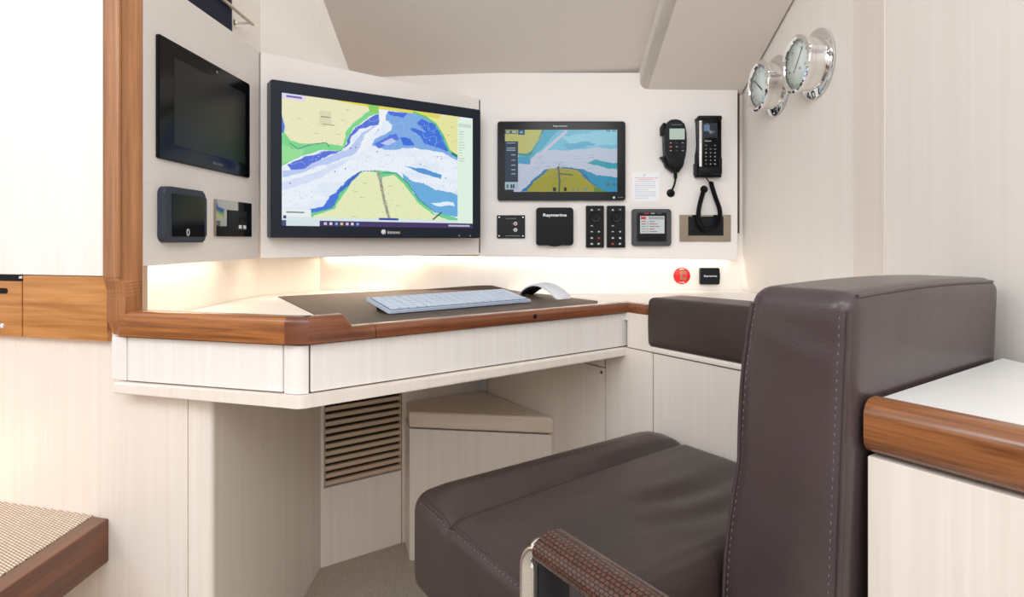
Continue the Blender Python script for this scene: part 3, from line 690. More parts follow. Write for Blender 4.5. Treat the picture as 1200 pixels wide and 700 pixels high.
b = bmesh.new(); sp = smoothpath(cpts); tube(b, [FB @ v for v in sp[:16]], .0048, 10); tube(b, [FB @ v for v in sp[12:]], .0028, 10); obj('cable', b, BLACK, t, True)
u, v = pl(FB, 786, 226.5); b = bmesh.new(); lathe(b, FB @ Matrix.Translation((u, v, 0)), [(0, .004), (.0035, .004), (.005, .006), (.009, .005), (.0115, .0005)], 24); obj('cable_gland', b, BLACK, t, True)

# ------------------------------------------------------------------ phone handset with coiled cord
x0, x1, y0, y1 = bounds(FB, 819.5, 843.5, 138.5, 138.5, 199, 199, .036); w = x1-x0; h = y1-y0
t = thing('satellite_phone', 'black phone handset with keypad and coiled cord in a wall cradle', 'telephone', FB @ P(830, 208))
b = bmesh.new()
cx0, cx1, cy0, cy1 = bounds(FB, 813.5, 843, 137, 137, 208.5, 208.5, .0)
prism(b, FB, [(cx0, cy0), (cx1, cy0), (cx1, cy1), (cx0+.008, cy1), (cx0+.002, cy1-.012), (cx0+.007, cy0+.09), (cx0, cy0+.06)], .0005, .018, .002)
box(b, FB, x0-.002, x1+.007, y1-.004, y1+.005, .0, .036, .002)      # top hook
box(b, FB, x0-.002, x1+.006, y0-.012, y0+.008, .0, .040, .004)      # lower cup
box(b, FB, x1-.002, x1+.006, y0-.012, y0+.032, .0, .038, .002)
box(b, FB, x0-.006, x0, y0-.012, y0+.02, .0, .03, .002)
obj('cradle', b, BLACK, t, True)
b = bmesh.new(); rrect(b, FB, x0, x1, y0+.004, y1-.002, .018, .036, .004, .003); ph = obj('handset_body', b, GLASS, t, True)
part('side_stripe', BRUSH, ph, box, FB, x0, x0+w*.13, y0+.008, y1-.006, .03, .0368, .001)
part('screen', plain('phone_lcd', (40, 46, 58), .08, coat=.3), ph, rrect, FB, x0+w*.2, x1-w*.12, y0+h*.62, y1-h*.1, .036, .0364, .001)
part('screen_glow', emit('phone_glow', (110, 140, 175), .6), ph, box, FB, x0+w*.22, x0+w*.5, y0+h*.75, y1-h*.13, .0364, .0366)
text('IRIDIUM', FB, x0+w*.42, y0+h*.555, .0365, .0022, WHITE, ph, 'logo', width=.017, bold=.03)
for r_ in range(6):
    for c_ in range(3):
        cx = x0+w*(.32+.22*c_); cy = y0+h*(.47-.072*r_)
        if r_ == 0 and c_ == 1: continue
        kk = part('key', BLACK2, ph, rrect, FB, cx-.0038, cx+.0038, cy-.0023, cy+.0023, .036, .0372, .001)
        if r_ > 1: text('123456789*0#'[(r_-2)*3+c_], FB, cx, cy, .0374, .0028, WHITE, kk, 'digit', width=.0026 if c_ != 1 else .002, bold=.03)
        else: part('symbol', GREYPR, kk, box, FB, cx-.002, cx+.002, cy-.0008, cy+.0008, .0372, .0375)
# coiled cord
c = [P(833, 213, .01), P(834.5, 219, .012), P(838.5, 232, .02), P(843.3, 246, .022), P(843, 259, .022), P(836.5, 267, .022), P(828, 269, .022), P(820.5, 263.5, .022), P(818.5, 251, .022), P(820.5, 238, .018), P(823.5, 227, .012), P(824.8, 222.5, .006)]
sp = smoothpath(c, 14); L_ = [0]
for i in range(1, len(sp)): L_.append(L_[-1]+(sp[i]-sp[i-1]).length)
pitch = .0036; turns = L_[-1]/pitch; n = int(turns*9); pts = []
def at(s):
    for i in range(1, len(sp)):
        if L_[i] >= s: f_ = (s-L_[i-1])/max(1e-9, L_[i]-L_[i-1]); return sp[i-1].lerp(sp[i], f_), (sp[i]-sp[i-1]).normalized()
    return sp[-1], (sp[-1]-sp[-2]).normalized()
for k in range(n):
    s = L_[-1]*k/(n-1); p, d = at(s); e1 = Vector((0, 0, 1)); e2 = d.cross(e1).normalized(); a = 2*math.pi*turns*k/(n-1)
    pts.append(FB @ (p+e1*(.0052*math.cos(a))+e2*(.0052*math.sin(a))))
b = bmesh.new(); tube(b, pts, .0017, 6)
tube(b, [FB @ v for v in smoothpath([P(827, 203, .03), P(828, 209, .03), P(831, 213, .02), P(833, 214, .012)])], .0016, 8)
obj('coiled_cord', b, BLACK, t, True)
b = bmesh.new(); u, v = pl(FB, 825, 222); lathe(b, FB @ Matrix.Translation((u, v, 0)), [(0, .008), (.006, .008), (.0095, .004), (.0105, .0005)], 24); obj('cord_gland', b, BLACK, t, True)

# ------------------------------------------------------------------ on the splash wall: red safety switch, small cover
u, v = pl(FW, 799, 323.4); r_ = 9.9*1.64/FPX
t = thing('emergency_switch', 'round red sticker with a small guarded switch on the wall under the panel', 'switch', FW @ Vector((u, v, 0)))
part('sticker', RED, t, lathe, FW @ Matrix.Translation((u, v, 0)), [(0, .001), (r_-.0004, .001), (r_, .0002)], 40)
gp = part('switch_frame', plain('olive_frame', (150, 140, 96), .4), t, rrect, FW, u-.0052, u+.0115, v-.0105, v+.0125, .001, .006, .001, .0008)
part('rocker', plain('red_rocker', (220, 40, 70), .35), gp, box, FW, u-.001, u+.0088, v-.006, v+.005, .006, .009, .001)
text('FIRE', FW, u, v+.0185, .0012, .004, WHITE, t, width=.013, bold=.02); text('POWER', FW, u, v-.0185, .0012, .004, WHITE, t, width=.016, bold=.02)
x0, x1, y0, y1 = bounds(FW, 820.8, 843.4, 314.2, 314.2, 333.6, 333.6, .012)
t = thing('instrument_cover', 'small black square cover beside the round red sticker', 'instrument cover', FW @ Vector(((x0+x1)/2, y0, 0)))
part('cover', BLACK2, t, rrect, FW, x0, x1, y0, y1, .0005, .012, .003, .002)
part('lift_tab', BLACK2, t, box, FW, x1-.001, x1+.0025, y0+.012, y1-.014, .002, .009, .001)
text('Raymarine', FW, (x0+x1)/2+.001, (y0+y1)/2, .0125, .0062, WHITE, t, width=.036, bold=.03)

# ------------------------------------------------------------------ clocks on the right wall
def clock(px, py, Y, R, label, kind):
    z = (HY-py)*Y/FPX; C = FR @ Matrix.Translation((1.64-Y, z, 0)); w = .045
    t = thing('ship_clock' if kind == 'clock' else 'ship_barometer', label, 'clock' if kind == 'clock' else 'barometer', C.translation, 'round chrome instruments on the right wall')
    part('flange', CHROME, t, lathe, C, [(R, .0005), (R, .003), (R-.002, .0045), (.06, .006), (.055, .008), (.0, .008)], 64, smooth=True)
    for k in range(3):
        a = math.radians(30+120*k); part('screw', BRUSH, t, lathe, C @ Matrix.Translation((.066*math.cos(a), .066*math.sin(a), .004)), [(0, .002), (.002, .0018), (.003, .0005)], 12, smooth=True)
    part('case', BRUSH, t, lathe, C, [(.055, .006), (.0545, .0285), (.0535, .0292), (.0535, .0300), (.056, .0308), (.056, .0375)], 64, smooth=True)
    part('bezel', CHROME, t, lathe, C, [(.056, .0370), (.0600, .0385), (.0612, .0420), (.0600, .0455), (.056, .0475), (.051, .0455), (.0495, .0425)], 64, smooth=True)
    d = part('dial', plain('dial_enamel', (244, 252, 249), .35), t, lathe, C, [(0, .0405), (.0505, .0405), (.0505, .0385)], 48)
    b = bmesh.new()
    for k in range(60):
        a = 2*math.pi*k/60; l = .005 if k % 5 == 0 else .002; bw = .0007 if k % 5 == 0 else .0003
        box(b, C @ Matrix.Rotation(-a, 4, 'Z'), -bw, bw, .046-l, .046, .0405, .0408)
    obj('minute_marks', b, BLACK2, d)
    if kind == 'clock':
        for k in range(12):
            a = 2*math.pi*(k+1)/12; text(str(k+1), C, .0365*math.sin(a), .0365*math.cos(a), .0409, .0065, BLACK2, d, 'numeral')
        part('hour_hand', BLACK, d, box, C @ Matrix.Rotation(math.radians(-128), 4, 'Z'), -.0013, .0013, -.005, .022, .0412, .0418)
        part('minute_hand', BLACK, d, box, C @ Matrix.Rotation(math.radians(52), 4, 'Z') , -.0009, .0009, -.007, .034, .042, .0426)
    else:
        for k, s_ in enumerate(('28', '29', '30', '31')):
            a = math.radians(-105+70*k); text(s_, C, .035*math.sin(a), .035*math.cos(a), .0409, .006, BLACK2, d, 'numeral')
        part('pointer', BLACK, d, box, C @ Matrix.Rotation(math.radians(-40), 4, 'Z'), -.0007, .0007, -.012, .036, .0415, .042)
        for dx in (-.013, .013): part('screw', GREYPR, d, lathe, C @ Matrix.Translation((dx, -.012, .0405)), [(0, .001), (.0028, .0008), (.003, 0)], 12)
    # hinge lug on the near side
    b = bmesh.new(); box(b, C, .050, .064, -.003+.012, .007+.012, .012, .040, .002)
    tube(b, [C @ Vector((.066, .002+.012, .030)), C @ Vector((.066, .002+.012, .049))], .0045, 14); obj('latch', b, CHROME, t, True)
    b = bmesh.new(); lathe(b, C @ Matrix.Translation((.066, .014, .049)), [(0, .003), (.007, .002), (.0078, 0), (.0078, -.005)], 18); obj('latch_knob', b, CHROME, t, True)
    gl, nt, bs = newmat('dial_glass'); tr = nt.nodes.new('ShaderNodeBsdfTransparent'); gg = nt.nodes.new('ShaderNodeBsdfGlossy'); mxs = nt.nodes.new('ShaderNodeMixShader')
    tr.inputs['Color'].default_value = (.98, 1, .995, 1); gg.inputs['Roughness'].default_value = .02; mxs.inputs[0].default_value = .07
    nt.links.new(tr.outputs[0], mxs.inputs[1]); nt.links.new(gg.outputs[0], mxs.inputs[2]); nt.links.new(mxs.outputs[0], nt.nodes['Material Output'].inputs['Surface'])
    part('glass', gl, t, lathe, C, [(0, .0455), (.0505, .0455)], 48)
clock(0, 75.2, 1.238, .072, 'larger-looking round chrome instrument nearer the camera on the right wall', 'barometer')
clock(0, 101, 1.427, .072, 'round chrome clock nearer the instrument panel on the right wall', 'clock')

# ------------------------------------------------------------------ desk
dz = -.139
desk = thing('chart_desk', 'white chart desk with raised walnut edge and two flush drawer fronts', 'desk', (-.05, 1.1, 0))
Pa, Pb, Pc, Pe = Vector((-.600, .884)), Vector((-.3129, .809)), Vector((-.28, .809)), Vector((.23, 1.174))
dA = (Pe-Pc).normalized(); Pd2 = Pe+Vector((-D.x, -D.y))*.456
top = [(Pa.x-.02, Pa.y+.03), (Pa.x+.01, Pa.y+.02), (Pb.x+.008, Pb.y+.022), (Pc.x-.006, Pc.y+.022), (Pe.x-.014, Pe.y+.02), (Pd2.x+.012, Pd2.y+.012), (.636, .915), (.636, 1.637), (-.535, 1.637), (-.637, 1.497), (-.637, .935)]
b = bmesh.new(); prism(b, PLAN, top, dz-.02, dz); obj('desktop', b, DESKTOP, desk)
zt, zf, zb = -.106, -.1245, -.143
def prof(zt, w=.034, r=.008):
    o = [(0, zb)]
    for k in range(5):
        a = math.pi/2*k/4; o.append((r-r*math.cos(a), zt-r+r*math.sin(a)))
    for k in range(5):
        a = math.pi/2*k/4; o.append((w-r+r*math.sin(a), zt-r+r*math.cos(a)))
    return o+[(w, zb)]
b = bmesh.new(); sweep(b, [Pa+Vector((.012, -.003)), Pb], [prof(zt)]*2); o = obj('edge_trim', b, WAL_B, desk, True)
# chamfer corner block
mid = [Pb+(Pc-Pb)*f for f in (.0, .5, 1.0)]
b = bmesh.new(); sweep(b, [Pb, Pb+Vector((.008, -.0015)), Pc-Vector((.008, .0015)), Pc], [prof(zt)]*4); obj('corner_block', b, wood('walnut_corner', (84, 42, 24), (136, 78, 48), angB+.4, .3, 60, 6, (.3, .7), .12, .3), desk, True)
b = bmesh.new(); sweep(b, [Pc, Pc+dA*.0514, Pc+dA*.0652, Pc+dA*.0975], [prof(zt), prof(zt), prof(zf), prof(zf)]); obj('edge_trim', b, WAL_A, desk, True)
b = bmesh.new(); sweep(b, [Pc+dA*.0985, Pe, Pe-D*.44], [prof(zf)]*3); obj('edge_trim', b, WAL_A, desk, True)
part('trim_plug', BLACK, desk, lathe, FA @ Matrix.Translation((pl(FA, 627, 371)[0], pl(FA, 627, 371)[1], 0)), [(0, .0008), (.004, .0006), (.0042, 0)], 16)
# carcass behind the drawer fronts
lz = -.214
ins = .010
def off(p, q, k):    # point pair moved inward
    d = (q-p).normalized(); n = Vector((-d.y, d.x)); return p+n*k, q+n*k
a1, a2 = off(Pa, Pb, ins+.006); c1, c2 = off(Pc, Pe, ins+.006)
b = bmesh.new(); prism(b, PLAN, [tuple(a1+Vector((.004, 0))), tuple(a2), tuple(c1), tuple(c2), tuple(c2+Vector((-.04, .05))), tuple(c1+Vector((-.03, .06))), tuple(a1+Vector((.02, .05)))], lz, zb-.0005); obj('carcass', b, GAP, desk)
LB = (Pb-Pa).length; LA = (Pe-Pc).length
FBi = FBd @ Matrix.Translation((0, 0, -ins)); FAi = FA @ Matrix.Translation((0, 0, -ins))
def ux(M, px): return pl(M, px, 420)[0]
part('side_stile', ASH, desk, box, FBi, ux(FBi, 130), ux(FBi, 147.8), lz+.001, zb-.003, -.03, 0, .003)
part('drawer', ASH, desk, box, FBi, ux(FBi, 149.6), ux(FBi, 331), lz+.0022, zb-.003, -.03, 0, .001)
part('drawer', ASH, desk, box, FAi, ux(FAi, 364.3), LA+.012, lz+.0022, zb-.0025, -.03, 0, .001)
# rounded corner post
a1, a2 = off(Pa, Pb, ins); c1, c2 = off(Pc, Pe, ins)
e1 = FBi @ Vector((ux(FBi, 333), 0, 0)); e2 = FAi @ Vector((ux(FAi, 361.8), 0, 0)); e1 = Vector((e1.x, e1.y)); e2 = Vector((e2.x, e2.y))
dB = (Pb-Pa).normalized(); h1 = e1+dB*.017; h2 = e2-dA*.017
arc = [((1-s)**3)*e1+3*((1-s)**2)*s*h1+3*(1-s)*s*s*h2+s**3*e2 for s in [i/10 for i in range(11)]]
b = bmesh.new(); prism(b, PLAN, [tuple(p) for p in arc]+[(e2.x-.012, e2.y+.03), (e1.x-.002, e1.y+.03)], lz+.001, zb-.003); obj('corner_post', b, ASH, desk, True)
# lower lip with rounded corner
k = .004
l1, _ = off(Pa, Pb, k); q1, q2_ = off(Pc, Pe, k)
b0 = l1-dB*.004; b1 = e1+(-Vector((-dB.y, dB.x)))*(ins-k); b2 = e2+(-Vector((-dA.y, dA.x)))*(ins-k); g1 = b1+dB*.02; g2 = b2-dA*.02
arc2 = [((1-s)**3)*b1+3*((1-s)**2)*s*g1+3*(1-s)*s*s*g2+s**3*b2 for s in [i/12 for i in range(13)]]
lipo = [tuple(b0)]+[tuple(p) for p in arc2]+[tuple(q2_)]
lipi = [(Pe.x-.05, Pe.y+.08), (-.31, .90), (-.58, .95)]
b = bmesh.new(); prism(b, PLAN, lipo+lipi, -.2315, lz, .0035, 3); obj('bottom_rail', b, ASH_F, desk)
b = bmesh.new(); prism(b, PLAN, [(-.615, .95), (-.3, .86), (.2, 1.2), (-.09, 1.60), (-.45, 1.63), (-.6, 1.45)], -.226, -.2165); obj('underside', b, ASH_F, desk)

# desk mat
inn = Vector((-dA.y, dA.x))
m0 = Vector((-.573, 1.443)); m1 = Pc+dA*.075+inn*.036; m2 = Pe-dA*.05+inn*.036
b = bmesh.new(); t = bmesh.new()
m2b = Vector((.19, 1.345)); 
outl = [m0, m1, m2, Vector((.195, 1.338)), Vector((-.008, 1.634)), Vector((-.302, 1.634))]
prism(t, PLAN, [tuple(p) for p in outl], dz, dz+.002, .0005, 1, True); me = None
me = bpy.data.meshes.new('x'); t.to_mesh(me); t.free(); b.from_mesh(me); bpy.data.meshes.remove(me)
fl = [(-.302, 0.0), (-.25, .001), (-.18, .006), (-.11, .011), (-.075, .0125), (-.055, .012), (-.03, .006), (-.008, 0.0)]
prism(b, FW @ Matrix.Translation((0, dz+.001, .003)), [(x, 0) for x, _ in fl]+[(x, h+.001) for x, h in fl[::-1]], 0, .0018)
o = obj('desk_mat', b, MAT); tag(o, 'thin dark brown mat lying on the white desk under the keyboard', 'desk mat')

# keyboard
KM_o = Vector((-.226, 1.081, ZC-.1325)); kx = (Vector((.0423, 1.293))-Vector((-.226, 1.081))); kl = kx.length; kx.normalize(); ky3 = Vector((-kx.y, kx.x, 0))*.985+Vector((0, 0, .17)); ky3.normalize(); kx3 = Vector((kx.x, kx.y, 0)); kz3 = kx3.cross(ky3)
KM = Matrix(((kx3.x, ky3.x, kz3.x, KM_o.x), (kx3.y, ky3.y, kz3.y, KM_o.y), (kx3.z, ky3.z, kz3.z, KM_o.z), (0, 0, 0, 1)))
kw = .102
kb = thing('keyboard', 'slim silver-white wireless keyboard tilted up on the brown mat', 'keyboard', (KM_o.x, KM_o.y, ZC+dz+.002))
part('case', KEYB, kb, rrect, KM, 0, kl, 0, kw, -.0025, .0025, .004, .001)
part('key_bed', KEYG, kb, box, KM, .006, kl-.006, .006, kw-.006, .0025, .0029)
rows = [(.0062, 6, None), ]
ncol = 17; pitch = (kl-.014)/ncol; prow = (kw-.014)/6
for r_ in range(6):
    c_ = 0
    while c_ < ncol:
        span = 1
        if r_ == 0 and c_ == 4: span = 5
        elif r_ in (1, 2, 3) and c_ == 0: span = 2 if r_ != 3 else 2
        elif r_ in (1, 2, 3, 4) and c_ == 12: span = 2
        xa = .007+c_*pitch; ya = .007+r_*prow
        part('key', KEYC, kb, rrect, KM, xa+.0013, xa+span*pitch-.0013, ya+.0014, ya+prow-.0014, .0027, .0050, .0012)
        c_ += span
b = bmesh.new()
for xx in (.03, kl-.03):
    p = KM @ Vector((xx, kw-.012, -.002)); box(b, Matrix.Translation((p.x, p.y, 0)), -.01, .01, -.004, .004, ZC+dz+.002, p.z, .001)
obj('rear_foot', b, BLACK, kb)
part('front_foot', BLACK, kb, box, KM, .02, kl-.02, .004, .012, -.0048, -.002)

# arched mouse
ma, mb_ = Vector((.034, 1.485)), Vector((.125, 1.375)); md = (mb_-ma); mL = md.length; md.normalize(); mn = Vector((-md.y, md.x))
zb_ = ZC+dz+.0022
def mouse_mesh(bm, off, thick, s0, s1, half):
    t = bmesh.new(); N_, K_ = 28, 8; g = {}
    for lay in (0, 1):
        for i in range(N_+1):
            s = s0+(s1-s0)*i/N_; H = .0315*(math.sin(math.pi*min(1, max(0, s))**.9))**.9
            for j in range(K_+1):
                c = -1+2*j/K_; endr = min(1, math.sqrt(max(.0, min((s-s0)/.08, (s1-s)/.08, 1)))*.35+.65)
                hh = half*endr; z = zb_+.004+H-.004*c*c-(thick if lay else 0)+off
                p = ma+md*(s*mL)+mn*(c*hh); g[(lay, i, j)] = t.verts.new((p.x, p.y, max(zb_, z)))
    for lay in (0, 1):
        for i in range(N_):
            for j in range(K_): t.faces.new((g[(lay, i, j)], g[(lay, i+1, j)], g[(lay, i+1, j+1)], g[(lay, i, j+1)]))
    for i in range(N_): t.faces.new((g[(0, i, 0)], g[(0, i+1, 0)], g[(1, i+1, 0)], g[(1, i, 0)])); t.faces.new((g[(0, i, K_)], g[(0, i+1, K_)], g[(1, i+1, K_)], g[(1, i, K_)]))
    for j in range(K_): t.faces.new((g[(0, 0, j)], g[(0, 0, j+1)], g[(1, 0, j+1)], g[(1, 0, j)])); t.faces.new((g[(0, N_, j)], g[(0, N_, j+1)], g[(1, N_, j+1)], g[(1, N_, j)]))
    bmesh.ops.remove_doubles(t, verts=t.verts[:], dist=1e-6); merge(bm, t, None)
ms = thing('computer_mouse', 'white arched cordless mouse on the mat right of the keyboard', 'computer mouse', (ma.x, ma.y, zb_))
b = bmesh.new(); mouse_mesh(b, 0, .0042, 0, 1, .026); obj('shell', b, MOUSE, ms, True)
b = bmesh.new(); mouse_mesh(b, -.0042, .0045, .04, .44, .023); obj('underside', b, BLACK2, ms, True)

# ------------------------------------------------------------------ walnut post and bulkhead on the left
def px2(px, Y): return Vector(((px-600)*Y/FPX, Y))
post = thing('wooden_post', 'tall walnut post with scooped inner edge rising from the desk corner', 'post', (-.6, .89, ZC-.143))
Z1 = 1.0; p120, p147, p166 = px2(120.5, .893), px2(147, .876), px2(166.3, .902)
def post_profile(z):
    """upper part: inner chamfer; below -.06 the chamfer is scooped out into a square corner"""
    c = px2(139 if z > -.065 else (143+4*min(1, (-.065-z)/.02)), .8785)
    lft = px2(120.5 if z > -.055 else 120.5+4.5*min(1, (-.055-z)/.02)+ (8*max(0, min(1, (-.12-z)/.02))), .893)
    return [lft, c, p166+Vector((0, .001)), p166+Vector((-.01, .03)), p120+Vector((.0, .04))]
zs = [-.1425, -.12, -.1, -.085, -.08, -.075, -.07, -.065, -.060, -.055, -.04, 0, .4, Z1]
t = bmesh.new(); rings = [[t.verts.new((p.x, p.y, z)) for p in post_profile(z)] for z in zs]
for A_, B_ in zip(rings, rings[1:]):
    for i in range(5): t.faces.new((A_[i], A_[(i+1) % 5], B_[(i+1) % 5], B_[i]))
t.faces.new(rings[0]); t.faces.new(rings[-1][::-1]); b = bmesh.new(); merge(b, t, PLAN); obj('post_body', b, WAL_V, post)
b = bmesh.new()  # rounded bead along the front edge
bead = [px2(138.5, .874), px2(141.5, .874)]
tube(b, [(px2(138.5, .8790).x, px2(138.5, .8790).y, ZC+z) for z in (-.055, -.03, .3, Z1)], .0045, 12)
obj('edge_bead', b, WAL_V, post, True)

FBu = frame(-.600, .905, .287, -.075)
bx = lambda px, M=FBu: pl(M, px, 350)[0]
bk = thing('bulkhead_cabinet', 'white bulkhead cabinet left of the walnut post', 'cabinet', (-.75, .95, 0))
part('upper_panel', ASH, bk, box, FBu, -.62, bx(121), -.0555, 1.0, -.02, 0, .001)
wb = part('drawer', OAK_B, bk, box, FBu, bx(27.5), bx(126), -.1565, -.0565, -.02, .001, .001, label='oak-coloured drawer front beside the post')
wd = part('drawer', OAK_B, bk, box, FBu, -.62, bx(25.8), -.1565, -.0665, -.02, .001, .001, label='oak-coloured drawer front with black finger slot')
b = bmesh.new(); xx = bx(10); yy = pl(FBu, 5, 341)[1]; rrect(b, FBu, xx-.075, xx, yy-.0045, yy+.0045, .0006, .0016, .0044); obj('finger_slot', b, BLACK, wd)
part('lock', CHROME, wd, lathe, FBu @ Matrix.Translation((bx(4), pl(FBu, 4, 382)[1], .001)), [(0, .001), (.002, .001), (.0025, .0025), (.0042, .0015), (.0045, 0)], 20, smooth=True)
part('gap_rail', BLACK, bk, box, FBu, -.62, bx(25), -.066, -.056, -.03, -.002)
part('catch', CHROME, bk, box, FBu, bx(22), bx(26), -.0625, -.058, -.003, .0005, .0008)
part('carcass', GAP, bk, box, FBu, -.62, bx(126), -.17, .2, -.035, -.021)
part('lower_panel', ASH_F, bk, box, FBk, -.62, pl(FBk, 219.3, 560)[0], FLOOR, -.1575, -.02, 0, .001)
# pedestal side under the desk
pd = thing('desk_pedestal', 'pale wood pedestal panel with rounded front edge under the desk', 'pedestal', (-.45, 1.1, 0))
e0 = FBk @ Vector((pl(FBk, 221, 560)[0], 0, 0)); x_ = -.45; yf = px2(246, 0.877).y
t0 = Vector((e0.x, e0.y)); t1 = Vector((x_, .893))
hA = t0+Vector((dB.x, dB.y))*.018
arc = [((1-s)**2)*t0+2*(1-s)*s*Vector((x_-.001, t0.y-.006))+s*s*t1 for s in [i/10 for i in range(11)]]
b = bmesh.new(); prism(b, PLAN, [tuple(p) for p in arc]+[(x_, 1.40), (x_-.02, 1.40), (x_-.02, t0.y+.03), (t0.x, t0.y+.03)], FLOOR, -.232); obj('side_panel', b, ASH_F, pd, True)

# grille face
gx = lambda px: pl(FG, px, 520)[0]
vc = thing('vent_cabinet', 'pale wood panel with a slatted vent grille under the desk', 'cabinet', (-.36, 1.45, 0))
g0, g1 = gx(380.8), gx(470.3); gb = (pl(FG, 381, 572)[1]+pl(FG, 470, 550.5)[1])/2
part('lower_panel', ASH_F, vc, box, FG, .001, g1, FLOOR, gb-.002, -.02, 0, .0006)
part('edge_strip', ASH_F, vc, box, FG, .001, g0-.002, gb-.002, -.232, -.02, 0)
part('back_panel', ASH_F, vc, box, FG, g1+.0025, .44, FLOOR, -.232, -.02, 0)
part('carcass', GAP, vc, box, FG, .0, .4, FLOOR, -.232, -.034, -.0205)
gr = bmesh.new(); ns = 20; gt = -.232; ph_ = (gt-gb)/ns
for k in range(ns):
    y = gb+ph_*(k+.12); t = bmesh.new()
    box(gr, FG, g0, g1, y, y+ph_*.56, -.012, -.002, .0008, 1)
for sx_ in (g0, g1-.0015): box(gr, FG, sx_, sx_+.0015, gb, gt, -.016, -.0015)
obj('vent_grille', gr, SLAT, vc)
b = bmesh.new(); box(b, FG, g0, g1, gb, gt, -.0204, -.019); gw = .28
obj('vent_backing', b, plain('vent_dark', (52, 34, 26), .9), vc)

# corner locker under the desk
lk = thing('corner_locker', 'low angled corner locker with thick pale wood lid under the desk', 'locker', (-.1, 1.45, 0))
c0, c1_, c2_ = Vector((-.2465, 1.414)), Vector((.095, 1.367)), Vector((-.078, 1.612))
gpt = FG @ Vector((g1+.008, 0, 0))
b = bmesh.new(); prism(b, PLAN, [tuple(c0), tuple(c1_), tuple(c2_), (-.105, 1.60), (gpt.x+.005, gpt.y)], -.450, -.4115, .006, 3); obj('lid', b, wood('lid_ash', (224, 206, 186), (236, 222, 206), angB, .4, 70, 2), lk)
b = bmesh.new(); prism(b, PLAN, [(c0.x+.0, c0.y+.004), (c1_.x-.002, c1_.y+.004), tuple(c2_), (-.105, 1.60), (gpt.x+.002, gpt.y)], FLOOR, -.4535); obj('body', b, ASH_F, lk)
b = bmesh.new(); prism(b, PLAN, [(c0.x+.006, c0.y+.010), (c1_.x-.01, c1_.y+.012), (-.1, 1.59)], -.4535, -.4500); obj('joint', b, GAP, lk)

# side cabinet along the settee
sc_ = thing('side_cabinet', 'pale wood cabinet between desk and settee, under the armrest pad', 'cabinet', (.35, 1.0, 0))
dx_ = lambda px: pl(FD, px, 450)[0]
part('carcass', GAP, sc_, box, FD, -.50, .455, FLOOR, -.15, -.03, -.0165)
dr = part('door', ASH_F, sc_, box, FD, -.52, dx_(708.5), FLOOR, -.267, -.016, 0, .0006)
part('top_panel', ASH_F, sc_, box, FD, -.52, dx_(708.5), -.2645, -.214, -.016, 0)
part('panel', ASH_F, sc_, box, FD, dx_(709.9), dx_(764.6), FLOOR, -.2145, -.016, 0, .0006)
part('panel', ASH_F, sc_, box, FD, dx_(765.9), .455, FLOOR, -.2145, -.016, 0, .0006)
part('top_rail', ASH_F, sc_, box, FD, .0, .455, -.2125, -.1435, -.016, 0, .0006)
u, v = pl(FD, 705, 436.5); part('lock', plain('bronze', (110, 80, 60), .3, .8), dr, lathe, FD @ Matrix.Translation((u, v, 0)), [(0, .001), (.003, .0015), (.0034, 0)], 14)

# ------------------------------------------------------------------ cushions
def rounded_cushion(half, r, n=26, fn=None):
    """rounded box grid; fn(p, face) may displace"""
    t = bmesh.new()
    def axis(h, r):
        e = [h*0+(-h)+r*(1-math.cos(math.pi/2*k/6))*1.0 for k in range(7)]
        e = sorted(set(round(v, 6) for v in e)); inner = [(-h+r)+(2*(h-r))*k/n for k in range(1, n)]
        return e+inner+[-v for v in e[::-1]]
    ax = [axis(half[i], r) for i in range(3)]; vd = {}
    def vert(p):
        q = Vector([max(-(half[i]-r), min(half[i]-r, p[i])) for i in range(3)]); d = Vector(p)-q
        if d.length > 1e-9: d = d.normalized()*r
        w = q+d; key = tuple(round(c, 6) for c in w)
        if key not in vd:
            o = fn(w.copy()) if fn else w
            vd[key] = t.verts.new(o)
        return vd[key]
    for i in range(3):
        j, k = (i+1) % 3, (i+2) % 3
        for s in (-1, 1):
            for a0, a1 in zip(ax[j], ax[j][1:]):
                for b0_, b1_ in zip(ax[k], ax[k][1:]):
                    vs = []
                    for (aa, bb) in ((a0, b0_), (a1, b0_), (a1, b1_), (a0, b1_)):
                        p = [0, 0, 0]; p[i] = s*half[i]; p[j] = aa; p[k] = bb
                        vv = vert(p)
                        if vv not in vs: vs.append(vv)
                    if len(vs) > 2:
                        try: t.faces.new(vs).smooth = True
                        except ValueError: pass
    return t

def stitches(bm, pts, step=.0065, l=.0036, r=.0007):
    """little threads lying along a polyline (world points)"""
    acc = 0; 
    for p, q in zip(pts, pts[1:]):
        L = (q-p).length; d = (q-p).normalized() if L > 0 else None
        s = (-acc) % step if acc else 0
        while s+l < L:
            tube(bm, [p+d*s, p+d*(s+l/2)+Vector((0, 0, 0)), p+d*(s+l)], r, 5); s += step
        acc = 0

